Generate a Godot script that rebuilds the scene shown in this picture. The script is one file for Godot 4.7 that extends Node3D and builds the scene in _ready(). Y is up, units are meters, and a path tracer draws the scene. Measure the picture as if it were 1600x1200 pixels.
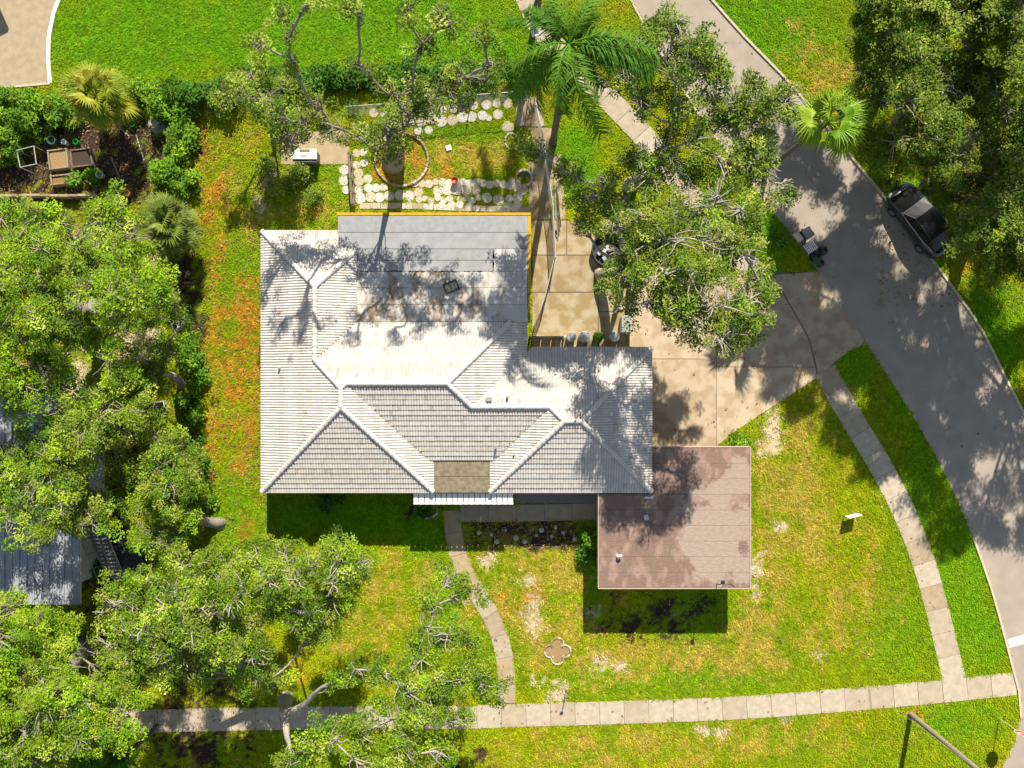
extends Node3D
# Aerial view, straight down, of a tiled house, its carport, yards, streets and trees.
# y up, metres. The photograph's scale: camera 43 m up, focal length 1111 px of a 1600 px wide picture.

const H := 43.0
const F := 1111.0
const EAVE := 2.75
const PITCH := 0.33

var rng := RandomNumberGenerator.new()
var mats := {}
var names := {}
var tex_grain: ImageTexture
var tex_blotch: ImageTexture
var leaf_small: Array
var leaf_large: Array
var leaf_count := 0
var tile_mats := []

# ---------------------------------------------------------------- helpers
func at(px: float, py: float, h := 0.0) -> Vector3:          # a point of the plan at height h
	return Vector3((px - 800.0) * (H - h) / F, h, (py - 600.0) * (H - h) / F)

func at2(px: float, py: float, h := 0.0) -> Vector2:
	return Vector2((px - 800.0) * (H - h) / F, (py - 600.0) * (H - h) / F)

func plan(a: Array, h := 0.0) -> PackedVector2Array:
	var o := PackedVector2Array()
	for i in range(0, a.size(), 2):
		o.append(at2(a[i], a[i + 1], h))
	return o

func numbered(called: String) -> String:
	var n: int = names.get(called, 0)
	names[called] = n + 1
	return called if n == 0 else "%s_%03d" % [called, n]

func tag(o: Node, label: String, category: String, group := "") -> void:
	o.set_meta("label", label)
	o.set_meta("category", category)
	if group: o.set_meta("group", group)

func thing(called: String, label: String, category: String, where := Vector3.ZERO, turn := 0.0, group := "") -> Node3D:
	var o := Node3D.new()
	o.name = numbered(called)
	add_child(o)
	o.position = where
	o.rotation.y = turn
	tag(o, label, category, group)
	return o

func stl() -> SurfaceTool:
	var st := SurfaceTool.new()
	st.begin(Mesh.PRIMITIVE_TRIANGLES)
	st.set_smooth_group(-1)
	return st

func done(st: SurfaceTool) -> ArrayMesh:
	st.generate_normals()
	return st.commit()

func part(parent: Node, called: String, mesh: Mesh, m: Material, where := Vector3.ZERO) -> MeshInstance3D:
	var o := MeshInstance3D.new()
	o.mesh = mesh
	o.material_override = m
	o.name = numbered(called) if parent == self else called
	o.position = where
	parent.add_child(o, true)
	return o

func built(parent: Node, called: String, st: SurfaceTool, m: Material, where := Vector3.ZERO) -> MeshInstance3D:
	return part(parent, called, done(st), m, where)

func struct(called: String, st: SurfaceTool, m: Material) -> MeshInstance3D:
	var o := built(self, called, st, m)
	o.set_meta("kind", "structure")
	return o

func tri(st: SurfaceTool, a: Vector3, b: Vector3, c: Vector3) -> void:
	st.add_vertex(a); st.add_vertex(b); st.add_vertex(c)

func quad(st: SurfaceTool, a: Vector3, b: Vector3, c: Vector3, d: Vector3) -> void:
	tri(st, a, b, c); tri(st, a, c, d)

func box(st: SurfaceTool, c: Vector3, s: Vector3, turn := Basis()) -> void:
	var v := []
	for i in 8:
		v.append(c + turn * (Vector3(s.x * (0.5 if i & 1 else -0.5), s.y * (0.5 if i & 2 else -0.5), s.z * (0.5 if i & 4 else -0.5))))
	quad(st, v[2], v[3], v[7], v[6]) ; quad(st, v[0], v[4], v[5], v[1])
	quad(st, v[0], v[1], v[3], v[2]) ; quad(st, v[4], v[6], v[7], v[5])
	quad(st, v[0], v[2], v[6], v[4]) ; quad(st, v[1], v[5], v[7], v[3])

func bevel_box(st: SurfaceTool, c: Vector3, s: Vector3, b: float, turn := Basis()) -> void:
	var x := s.x / 2; var z := s.z / 2
	var o := [Vector2(-x + b, -z), Vector2(x - b, -z), Vector2(x, -z + b), Vector2(x, z - b), Vector2(x - b, z), Vector2(-x + b, z), Vector2(-x, z - b), Vector2(-x, -z + b)]
	var rings := []
	for k in [[-0.5, 1.0], [0.5, 0.0]]:
		rings.append(k)
	var lo := []; var mid := []; var top := []
	for p in o:
		var inn: Vector2 = Vector2(p.x * (x - b) / x, p.y * (z - b) / z)
		lo.append(c + turn * Vector3(p.x, -s.y / 2, p.y))
		mid.append(c + turn * Vector3(p.x, s.y / 2 - b, p.y))
		top.append(c + turn * Vector3(inn.x, s.y / 2, inn.y))
	for i in 8:
		var j := (i + 1) % 8
		quad(st, lo[i], lo[j], mid[j], mid[i])
		quad(st, mid[i], mid[j], top[j], top[i])
	for i in range(1, 7):
		tri(st, top[0], top[i], top[i + 1])

func prism(st: SurfaceTool, poly: PackedVector2Array, y0: float, y1: float, org := Vector3.ZERO) -> void:
	var p := poly
	if Geometry2D.is_polygon_clockwise(p):
		p = p.duplicate(); p.reverse()
	var t := Geometry2D.triangulate_polygon(p)
	for i in range(0, t.size(), 3):
		var a := p[t[i]]; var b := p[t[i + 1]]; var c := p[t[i + 2]]
		tri(st, Vector3(a.x, y1, a.y) - org, Vector3(b.x, y1, b.y) - org, Vector3(c.x, y1, c.y) - org)
	if y1 - y0 < 0.0005: return
	for i in p.size():
		var a := p[i]; var b := p[(i + 1) % p.size()]
		quad(st, Vector3(a.x, y1, a.y) - org, Vector3(a.x, y0, a.y) - org, Vector3(b.x, y0, b.y) - org, Vector3(b.x, y1, b.y) - org)

func tube(st: SurfaceTool, pts: Array, radii: Array, sides := 6, cap := true) -> void:
	var rings := []
	var up := Vector3.UP
	for i in pts.size():
		var d: Vector3 = (pts[min(i + 1, pts.size() - 1)] - pts[max(i - 1, 0)]).normalized()
		if d.length() < 0.5: d = Vector3.UP
		if i == 0 and absf(d.dot(up)) > 0.9: up = Vector3.RIGHT
		var s := d.cross(up).normalized()
		if s.length() < 0.5: s = d.cross(Vector3.FORWARD).normalized()
		up = s.cross(d).normalized()
		var ring := []
		for k in sides:
			var a := TAU * k / sides
			ring.append(pts[i] + (s * cos(a) + up * sin(a)) * radii[i])
		rings.append(ring)
	for i in rings.size() - 1:
		for k in sides:
			var k2 := (k + 1) % sides
			quad(st, rings[i][k], rings[i][k2], rings[i + 1][k2], rings[i + 1][k])
	if cap:
		for k in range(1, sides - 1):
			var l: Array = rings[rings.size() - 1]
			tri(st, l[0], l[k], l[k + 1])
			tri(st, rings[0][0], rings[0][k + 1], rings[0][k])

func bar(st: SurfaceTool, a: Vector3, b: Vector3, r: float, sides := 6) -> void:
	tube(st, [a, b], [r, r], sides)

func lathe(st: SurfaceTool, prof: Array, c := Vector3.ZERO, n := 16) -> void:      # prof: [radius, height] upwards
	for i in prof.size() - 1:
		for k in n:
			var a := TAU * k / n; var b := TAU * (k + 1) / n
			var p0: Array = prof[i]; var p1: Array = prof[i + 1]
			quad(st, c + Vector3(cos(a) * p0[0], p0[1], sin(a) * p0[0]), c + Vector3(cos(b) * p0[0], p0[1], sin(b) * p0[0]), c + Vector3(cos(b) * p1[0], p1[1], sin(b) * p1[0]), c + Vector3(cos(a) * p1[0], p1[1], sin(a) * p1[0]))

# ---------------------------------------------------------------- materials
func noise_image(size: int, freq: float, sd: int, octaves := 4) -> Image:
	var n := FastNoiseLite.new()
	n.seed = sd; n.frequency = freq; n.fractal_octaves = octaves
	return n.get_seamless_image(size, size, false, false, 0.15)

func grey_texture(size: int, fine: float, coarse: float, sd: int, lo: float, hi: float, fine_part: float) -> ImageTexture:
	var a := noise_image(size, fine, sd, 3)
	var b := noise_image(size, coarse, sd + 7, 4)
	var im := Image.create(size, size, false, Image.FORMAT_RGB8)
	for y in size:
		for x in size:
			var v: float = a.get_pixel(x, y).r * fine_part + b.get_pixel(x, y).r * (1.0 - fine_part)
			v = lo + (hi - lo) * clampf((v - 0.5) * 1.9 + 0.5, 0, 1)
			im.set_pixel(x, y, Color(v, v, v))
	return ImageTexture.create_from_image(im)

func tone_texture(size: int, freq: float, sd: int, a: Color, b: Color, bias: float) -> ImageTexture:
	var n := noise_image(size, freq, sd, 5)
	var f := noise_image(size, 0.3, sd + 3, 3)
	var im := Image.create(size, size, false, Image.FORMAT_RGB8)
	for y in size:
		for x in size:
			var k := clampf((n.get_pixel(x, y).r - 0.5) * 3.0 + 0.4 + bias, 0, 1)
			var g := 0.92 + 0.16 * f.get_pixel(x, y).r
			var c := a.lerp(b, k)
			im.set_pixel(x, y, Color(c.r * g, c.g * g, c.b * g).linear_to_srgb())
	return ImageTexture.create_from_image(im)

func mat(key: String, c: Color, rough := 0.9, tex: Texture2D = null, tile := 4.0, metal := 0.0) -> StandardMaterial3D:
	if mats.has(key): return mats[key]
	var m := StandardMaterial3D.new()
	m.albedo_color = c.linear_to_srgb()
	m.roughness = rough
	m.metallic = metal
	if tex:
		m.albedo_texture = tex
		m.uv1_triplanar = true
		m.uv1_world_triplanar = true
		m.uv1_scale = Vector3.ONE / tile
	mats[key] = m
	return m

func tile_variant(m: StandardMaterial3D) -> StandardMaterial3D:
	var o: StandardMaterial3D = m.duplicate()
	o.vertex_color_use_as_albedo = true
	return o

func vmat(key: String, rough := 0.9, back := Color.BLACK) -> StandardMaterial3D:
	if mats.has(key): return mats[key]
	var m := StandardMaterial3D.new()
	m.vertex_color_use_as_albedo = true
	m.roughness = rough
	m.cull_mode = BaseMaterial3D.CULL_DISABLED
	m.metallic_specular = 0.22
	if back != Color.BLACK:
		m.backlight_enabled = true
		m.backlight = back
	mats[key] = m
	return m

# ---------------------------------------------------------------- lawn: which cover grows where
const GX := -46.0
const GZ := -36.0
const GS := 0.25
const GW := 368
const GH := 288
const LUSH := 0
const DRY := 1
const RUST := 2
const SAND := 3
const SOIL := 4
var zone := []
var mask := PackedByteArray()         # paved or built: no grass
const MS := 0.1
const MW := 920
const MH := 720
var n1 := FastNoiseLite.new()
var n2 := FastNoiseLite.new()
var n3 := FastNoiseLite.new()

func spot(kind: int, px: float, py: float, rx: float, ry: float, w := 1.0) -> void:
	var c := at2(px, py)
	var r := Vector2(rx, ry) / 25.84
	var z: PackedFloat32Array = zone[kind]
	for j in range(maxi(0, int((c.y - r.y * 1.6 - GZ) / GS)), mini(GH, int((c.y + r.y * 1.6 - GZ) / GS) + 1)):
		for i in range(maxi(0, int((c.x - r.x * 1.6 - GX) / GS)), mini(GW, int((c.x + r.x * 1.6 - GX) / GS) + 1)):
			var d := (Vector2(GX + i * GS, GZ + j * GS) - c) / r
			var v := clampf(1.6 - d.length(), 0, 1) * w
			z[j * GW + i] = maxf(z[j * GW + i], v)
	zone[kind] = z

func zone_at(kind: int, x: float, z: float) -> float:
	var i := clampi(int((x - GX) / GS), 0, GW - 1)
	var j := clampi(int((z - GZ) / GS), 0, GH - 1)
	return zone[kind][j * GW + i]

func cover(x: float, z: float) -> Color:
	var a := n1.get_noise_2d(x, z)          # broad
	var b := n2.get_noise_2d(x, z)          # clumps
	var f := n3.get_noise_2d(x, z)          # fine
	var lush := zone_at(LUSH, x, z)
	var c := Color(0.180, 0.268, 0.004).lerp(Color(0.272, 0.300, 0.004), clampf(0.5 + a * 1.1 + b * 0.7, 0, 1))
	c = c.lerp(Color(0.122, 0.290, 0.004), clampf(lush * 1.1 + b * 0.5 - 0.08, 0, 1) if lush > 0.02 else 0.0)
	var q := b * 1.05 + f * 0.85
	var amount := func(k: float, soft: float) -> float: return clampf((k + q - 0.5) / soft, 0, 1) if k > 0.01 else 0.0
	c = c.lerp(Color(0.41, 0.30, 0.05), amount.call(zone_at(DRY, x, z), 0.55) * 0.85)
	c = c.lerp(Color(0.46, 0.20, 0.02), amount.call(zone_at(RUST, x, z) * 0.85, 0.5) * 0.85)
	c = c.lerp(Color(0.56, 0.44, 0.30), amount.call(zone_at(SAND, x, z), 0.35))
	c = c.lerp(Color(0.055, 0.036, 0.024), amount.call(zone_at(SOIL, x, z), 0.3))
	if lush < 0.5:
		var g := clampf((n2.get_noise_2d(x * 0.6 + 90, z * 0.6) - 0.28) * 3.0, 0, 1)
		c = c.lerp(Color(0.40, 0.30, 0.03), g * 0.5 * (1.0 - lush * 2.0))
	return c

func keep_off(poly: PackedVector2Array) -> void:
	var y0 := 1e9; var y1 := -1e9
	for p in poly:
		y0 = minf(y0, p.y); y1 = maxf(y1, p.y)
	for j in range(maxi(0, int((y0 - GZ) / MS)), mini(MH, int((y1 - GZ) / MS) + 1)):
		var y := GZ + (j + 0.5) * MS
		var xs := []
		for i in poly.size():
			var a := poly[i]; var b := poly[(i + 1) % poly.size()]
			if (a.y > y) != (b.y > y):
				xs.append(a.x + (y - a.y) / (b.y - a.y) * (b.x - a.x))
		xs.sort()
		for k in range(0, xs.size() - 1, 2):
			for i in range(maxi(0, int((xs[k] - GX) / MS + 0.5)), mini(MW, int((xs[k + 1] - GX) / MS + 0.5))):
				mask[j * MW + i] = 1

func masked(x: float, z: float) -> bool:
	var i := int((x - GX) / MS); var j := int((z - GZ) / MS)
	return i < 0 or j < 0 or i >= MW or j >= MH or mask[j * MW + i] == 1

# ---------------------------------------------------------------- paving
func line_points(pts: PackedVector2Array, step: float) -> Array:    # [point, side vector] every step metres
	var c := Curve2D.new()
	for i in pts.size():
		var d := (pts[mini(i + 1, pts.size() - 1)] - pts[maxi(i - 1, 0)]) / 6.0
		c.add_point(pts[i], -d if i > 0 else Vector2.ZERO, d if i < pts.size() - 1 else Vector2.ZERO)
	c.bake_interval = 0.1
	var n := maxi(1, roundi(c.get_baked_length() / step))
	var out := []
	for i in n + 1:
		var l := c.get_baked_length() * i / n
		var p := c.sample_baked(l)
		var t := (c.sample_baked(minf(l + 0.15, c.get_baked_length())) - c.sample_baked(maxf(l - 0.15, 0))).normalized()
		out.append([p, Vector2(-t.y, t.x)])
	return out

func slab_path(called: String, pts: PackedVector2Array, width: float, step: float, y: float, m: Array, bed: Material) -> void:
	var l := line_points(pts, step)
	var root := Node3D.new()
	root.name = numbered(called)
	root.set_meta("kind", "structure")
	add_child(root)
	var st := stl()
	var edge := PackedVector2Array(); var back := PackedVector2Array()
	for i in l.size():
		edge.append(l[i][0] + l[i][1] * width * 0.49); back.append(l[i][0] - l[i][1] * width * 0.49)
	back.reverse(); edge.append_array(back)
	keep_off(edge)
	prism(st, edge, 0.002, y - 0.03)
	built(root, "bed", st, bed)
	for i in l.size() - 1:
		var t: Vector2 = (l[i + 1][0] - l[i][0]).normalized() * 0.012
		var a: Vector2 = l[i][0] + t; var b: Vector2 = l[i + 1][0] - t
		var s0: Vector2 = l[i][1] * width * 0.5; var s1: Vector2 = l[i + 1][1] * width * 0.5
		var q := PackedVector2Array([a - s0, b - s1, b + s1, a + s0])
		var dy := rng.randf_range(-0.008, 0.008)
		var u := stl()
		prism(u, q, 0.0, y + dy)
		built(root, "slab", u, m[rng.randi() % m.size()])

func sheet(called: String, poly: PackedVector2Array, y: float, m: Material) -> MeshInstance3D:
	var st := stl()
	keep_off(poly)
	prism(st, poly, 0.0, y)
	return struct(called, st, m)

func kerb(called: String, pts: PackedVector2Array, width: float, h: float, m: Material) -> void:
	var l := line_points(pts, 1.5)
	var root := Node3D.new()
	root.name = numbered(called)
	root.set_meta("kind", "structure")
	add_child(root)
	for i in l.size() - 1:
		var t: Vector2 = (l[i + 1][0] - l[i][0]).normalized() * 0.006
		var s0: Vector2 = l[i][1] * width * 0.5; var s1: Vector2 = l[i + 1][1] * width * 0.5
		var u := stl()
		prism(u, PackedVector2Array([l[i][0] + t - s0, l[i + 1][0] - t - s1, l[i + 1][0] - t + s1, l[i][0] + t + s0]), 0.0, h)
		built(root, "kerb_stone", u, m)

# ---------------------------------------------------------------- tiled roof
func tile_slope(roof: Node3D, poly: PackedVector2Array, down: Vector2, eave: float, m: Array, deck_mat: Material) -> void:
	# down: axis pointing downhill in plan; eave: coordinate of the eave along it
	var across := Vector2(absf(down.y), absf(down.x))
	var hgt := func(p: Vector2) -> float: return EAVE + PITCH * (eave - p.dot(down))
	var st := stl()
	var pc := poly.duplicate()
	if Geometry2D.is_polygon_clockwise(pc): pc.reverse()
	var tr := Geometry2D.triangulate_polygon(pc)
	for i in range(0, tr.size(), 3):
		var a := pc[tr[i]]; var b := pc[tr[i + 1]]; var c := pc[tr[i + 2]]
		tri(st, Vector3(a.x, hgt.call(a) - 0.01, a.y), Vector3(b.x, hgt.call(b) - 0.01, b.y), Vector3(c.x, hgt.call(c) - 0.01, c.y))
	for i in pc.size():
		var a := pc[i]; var b := pc[(i + 1) % pc.size()]
		var ya: float = hgt.call(a) - 0.01; var yb: float = hgt.call(b) - 0.01
		quad(st, Vector3(a.x, ya, a.y), Vector3(a.x, ya - 0.16, a.y), Vector3(b.x, yb - 0.16, b.y), Vector3(b.x, yb, b.y))
	built(roof, "roof_deck", st, deck_mat)
	var s0 := 1e9; var s1 := -1e9; var t0 := 1e9; var t1 := -1e9
	for p in poly:
		var s := eave - p.dot(down); var t := p.dot(across)
		s0 = minf(s0, s); s1 = maxf(s1, s); t0 = minf(t0, t); t1 = maxf(t1, t)
	const L := 0.29
	const W := 0.15
	var prof := [0.0, 0.040, 0.052, 0.040, 0.0]
	for k in range(int(floor(s0 / L)), int(ceil(s1 / L))):
		var u := stl()
		var any := false
		var jitter := rng.randf_range(-0.006, 0.006)
		for j in range(int(floor(t0 / W)), int(ceil(t1 / W))):
			var jy := rng.randf_range(-0.004, 0.004)
			var tone := rng.randf_range(0.9, 1.05) * (0.78 if rng.randf() < 0.03 else 1.0)
			u.set_color(Color(tone, tone * 0.995, tone * 0.985))
			for e in 4:
				var ta := (j + e / 4.0) * W; var tb := (j + (e + 1) / 4.0) * W
				var lo := k * L; var hi := (k + 1) * L
				var corner := func(s: float, t: float) -> Vector2: return down * (eave - s) + across * t
				var cell := PackedVector2Array([corner.call(lo, ta), corner.call(hi, ta), corner.call(hi, tb), corner.call(lo, tb)])
				var inside := 0
				for p in cell:
					if Geometry2D.is_point_in_polygon(p, poly): inside += 1
				var lift := func(p: Vector2) -> Vector3:
					var s := eave - p.dot(down)
					var t := (p.dot(across) - ta) / (tb - ta)
					return Vector3(p.x, EAVE + PITCH * s + 0.012 + 0.034 * (1.0 - (s - lo) / L) + lerpf(prof[e], prof[e + 1], clampf(t, 0, 1)) + jy + jitter, p.y)
				if inside == 4:
					any = true
					var v := []
					for p in cell: v.append(lift.call(p))
					quad(u, v[0], v[1], v[2], v[3])
					quad(u, v[0], v[3], v[3] - Vector3(0, 0.055, 0), v[0] - Vector3(0, 0.055, 0))
				else:
					for piece in Geometry2D.intersect_polygons(cell, poly):
						var ix := Geometry2D.triangulate_polygon(piece)
						for i in range(0, ix.size(), 3):
							any = true
							tri(u, lift.call(piece[ix[i]]), lift.call(piece[ix[i + 1]]), lift.call(piece[ix[i + 2]]))
		if any: built(roof, "tile_course", u, m[rng.randi() % m.size()])

var cap_mesh: ArrayMesh
func make_cap() -> void:
	var st := stl()
	var n := 6
	for i in n:
		var a := PI * i / n; var b := PI * (i + 1) / n
		var p := func(t: float, r: float, z: float) -> Vector3: return Vector3(cos(t) * r, sin(t) * r * 0.75, z)
		quad(st, p.call(a, 0.155, 0.0), p.call(b, 0.155, 0.0), p.call(b, 0.125, -0.42), p.call(a, 0.125, -0.42))
		quad(st, p.call(a, 0.155, 0.0), p.call(a, 0.13, 0.0), p.call(b, 0.13, 0.0), p.call(b, 0.155, 0.0))
	cap_mesh = done(st)

func caps(roof: Node3D, a: Vector3, b: Vector3, m: Array) -> void:
	var n := maxi(1, roundi(a.distance_to(b) / 0.36))
	var d := (b - a).normalized()
	var side := d.cross(Vector3.UP).normalized()
	for i in n:
		var o := part(roof, "ridge_tile", cap_mesh, m[rng.randi() % m.size()])
		o.transform = Transform3D(Basis(side, side.cross(d).normalized(), -d), a.lerp(b, float(i) / n) + Vector3(0, 0.035 + rng.randf_range(-0.005, 0.005), 0))

# ---------------------------------------------------------------- trees and plants
func make_leaves(n: int, r: float, ll: float, lw: float, sd: int) -> Array:
	var out := []
	for variant in 4:
		var g := RandomNumberGenerator.new()
		g.seed = sd + variant * 31
		var vs := PackedVector3Array(); var ns := PackedVector3Array()
		for i in n:
			var d := Vector3(g.randfn(), g.randfn() * 0.55, g.randfn()).normalized() * r * pow(g.randf(), 0.45)
			d.y *= 0.6
			var yaw := g.randf() * TAU
			var fwd := Vector3(cos(yaw), g.randf_range(-0.5, 0.5), sin(yaw)).normalized()
			var sd2 := fwd.cross(Vector3(g.randfn() * 0.4, 1, g.randfn() * 0.4)).normalized()
			var k := g.randf_range(0.7, 1.25)
			vs.append_array([d - sd2 * lw * k * 0.5, d + fwd * ll * k, d + sd2 * lw * k * 0.5])
			var nn := (fwd * ll).cross(sd2).normalized()
			if nn.y < 0: nn = -nn
			ns.append_array([nn, nn, nn])
		out.append([vs, ns])
	return out

func foliage(parent: Node3D, called: String, spots: Array, leaves: Array, tones: Array, m: Material) -> void:
	# spots: [position, scale]; leaves: variants of [vertices, normals] of one leafy sprig
	var vs := PackedVector3Array(); var ns := PackedVector3Array(); var cs := PackedColorArray()
	for i in spots.size():
		var b := Basis(Vector3.UP, rng.randf() * TAU).rotated(Vector3(rng.randfn(), 0, rng.randfn() + 0.01).normalized(), rng.randf() * 0.5)
		var s: float = spots[i][1]
		var l: Array = leaves[rng.randi() % leaves.size()]
		vs.append_array(Transform3D(b.scaled(Vector3.ONE * s), spots[i][0]) * l[0])
		ns.append_array(Transform3D(b, Vector3.ZERO) * l[1])
		var c: Color = tones[rng.randi() % tones.size()]
		var k := rng.randf_range(0.62, 1.32)
		var col := PackedColorArray()
		col.resize(l[0].size())
		col.fill(Color(c.r * k * rng.randf_range(0.92, 1.08), c.g * k, c.b * k))
		cs.append_array(col)
	leaf_count += vs.size() / 3
	var arr := []
	arr.resize(Mesh.ARRAY_MAX)
	arr[Mesh.ARRAY_VERTEX] = vs; arr[Mesh.ARRAY_NORMAL] = ns; arr[Mesh.ARRAY_COLOR] = cs
	var am := ArrayMesh.new()
	am.add_surface_from_arrays(Mesh.PRIMITIVE_TRIANGLES, arr)
	part(parent, called, am, m)

func fill(poly: Array, gap: float, h0: float, h1: float, holes := []) -> Array:
	# crown clumps over an outline (in picture units), higher in the middle
	var p := PackedVector2Array()
	var mn := Vector2(1e9, 1e9); var mx := -mn
	for i in range(0, poly.size(), 2):
		var v := Vector2(poly[i], poly[i + 1])
		p.append(v); mn = mn.min(v); mx = mx.max(v)
	var out := []
	var y := mn.y
	var row := 0
	while y <= mx.y:
		var x := mn.x + (gap * 0.5 if row % 2 else 0.0)
		while x <= mx.x:
			var v := Vector2(x + rng.randf_range(-0.3, 0.3) * gap, y + rng.randf_range(-0.3, 0.3) * gap)
			var ok := Geometry2D.is_point_in_polygon(v, p)
			for q in holes:
				if v.distance_to(Vector2(q[0], q[1])) < q[2]: ok = false
			if ok:
				var edge := 1e9
				for i in p.size():
					edge = minf(edge, v.distance_to(Geometry2D.get_closest_point_to_segment(v, p[i], p[(i + 1) % p.size()])))
				out.append([v.x, v.y, lerpf(h0, h1, clampf(edge / 70.0, 0, 1)) + rng.randf_range(-0.9, 0.9), gap * rng.randf_range(0.55, 0.85)])
			x += gap
		y += gap * 0.87
		row += 1
	return out

func wobble(a: Vector3, b: Vector3, n: int, amp: float, sag: float) -> Array:
	var out := []
	var d := b - a
	var w1 := Vector3(rng.randfn(), rng.randfn() * 0.6, rng.randfn()) * amp
	var w2 := Vector3(rng.randfn(), rng.randfn() * 0.6, rng.randfn()) * amp
	for i in n + 1:
		var t := float(i) / n
		var w := sin(t * PI)
		out.append(a + d * t + w1 * w * 0.6 + w2 * sin(t * TAU) * 0.5 + Vector3(0, sag * w, 0))
	return out

func oak(label: String, bx: float, by: float, fork: float, r: float, blobs: Array, tones: Array, dens: float, bark: Material, lean := Vector2.ZERO, twiggy := 6) -> Node3D:
	var base := at(bx, by)
	var t := thing("oak_tree", label, "tree", base, 0.0, "spreading oaks around the house")
	var cen := Vector3.ZERO
	var todo := []
	for b in blobs:
		var p := at(b[0], b[1], b[2]) - base
		todo.append([p, b[3] * (H - b[2]) / F])
		cen += p
	cen /= maxi(1, blobs.size())
	var dir := Vector2(cen.x, cen.z).limit_length(fork * 0.35) + lean
	var top := Vector3(dir.x, fork, dir.y)
	var tp := wobble(Vector3(0, -0.15, 0), top, 7, 0.05 * top.length() + 0.06, 0)
	var tr := []
	for i in 8: tr.append(r * (1.45 if i == 0 else 1.12 if i == 1 else lerpf(1.0, 0.78, i / 7.0)))
	var st := stl()
	st.set_smooth_group(0)
	tube(st, tp, tr, 10)
	built(t, "trunk", st, bark)
	var nodes := []      # [point, radius, path length]
	nodes.append([top, r * 0.75, 0.0])
	nodes.append([tp[6], r * 0.75, 0.0])
	todo.sort_custom(func(a, b): return a[0].distance_to(top) < b[0].distance_to(top))
	var clumps := []
	for b in todo:
		var c: Vector3 = b[0]; var R: float = b[1]
		var goal := c + Vector3(0, R * 0.14, 0)
		var best: Array = nodes[0]; var cost := 1e9
		for n in nodes:
			var d: float = n[0].distance_to(goal) + n[2] * 0.45
			if n[0].y > goal.y + 0.8: d += 1.5 * (n[0].y - goal.y - 0.8)
			if d < cost:
				cost = d; best = n
		var len: float = best[0].distance_to(goal)
		var pts := wobble(best[0], goal, 7, 0.045 * len + 0.05, -0.04 * len)
		var r0: float = minf(best[1] * 0.88, r * (0.27 + 0.10 * len))
		r0 = maxf(r0, minf(best[1], r * 0.5)) if len > 3.0 else r0
		var rr := []
		for i in 8:
			var rad := lerpf(r0, 0.03 + r * 0.06, pow(i / 7.0, 0.9))
			rr.append(rad)
			if i > 1: nodes.append([pts[i], rad, best[2] + len * i / 7.0])
		var u := stl()
		u.set_smooth_group(0)
		tube(u, pts, rr, 7, false)
		for k in twiggy + 3:
			var a := rng.randf() * TAU
			var e := c + Vector3(cos(a) * R * rng.randf_range(0.5, 1.05), R * rng.randf_range(-0.05, 0.62), sin(a) * R * rng.randf_range(0.5, 1.05))
			var s: Vector3 = pts[rng.randi_range(4, 7)]
			tube(u, wobble(s, e, 4, 0.12, 0.05), [0.04, 0.034, 0.028, 0.02, 0.012], 4, false)
		built(t, "limb", u, bark)
		# sprigs gather in tufts of uneven size, some straying past the clump
		var tufts := []
		for k in int(4 + R * R * 3.2):
			var v := Vector3(rng.randfn(), rng.randfn(), rng.randfn()).normalized() * pow(rng.randf(), 0.4) * (1.22 if rng.randf() < 0.15 else 0.95)
			tufts.append([c + Vector3(v.x * R, v.y * R * 0.5, v.z * R), rng.randf_range(0.22, 0.55)])
		for k in int(dens * 29.0 * R * R + 4):
			var q: Array = tufts[rng.randi() % tufts.size()]
			clumps.append([q[0] + Vector3(rng.randfn(), rng.randfn() * 0.45, rng.randfn()) * q[1] * 0.75, rng.randf_range(0.4, 0.95)])
	foliage(t, "crown", clumps, leaf_small, tones, vmat("leaf", 0.55, Color(0.06, 0.09, 0.008)))
	return t

func shrub(called: String, label: String, px: float, py: float, rad: float, tall: float, tones: Array, group := "", big := true) -> void:
	var base := at(px, py)
	var t := thing(called, label, "shrub", base, 0.0, group)
	var st := stl()
	for k in 4:
		var a := rng.randf() * TAU
		tube(st, wobble(Vector3(0, -0.05, 0), Vector3(cos(a) * rad * 0.5, tall * 0.7, sin(a) * rad * 0.5), 3, 0.05, 0), [0.04, 0.032, 0.025, 0.012], 5, false)
	built(t, "stem", st, mats.bark)
	var cl := []
	for k in int(26 * rad * rad * (0.6 + tall * 0.4) + 6):
		var v := Vector3(rng.randfn(), absf(rng.randfn()), rng.randfn()).normalized() * pow(rng.randf(), 0.35)
		cl.append([Vector3(v.x * rad, 0.12 + v.y * tall * 0.92, v.z * rad), rng.randf_range(0.55, 1.0)])
	foliage(t, "foliage", cl, leaf_large if big else leaf_small, tones, vmat("leaf", 0.55, Color(0.06, 0.09, 0.008)))

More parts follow.
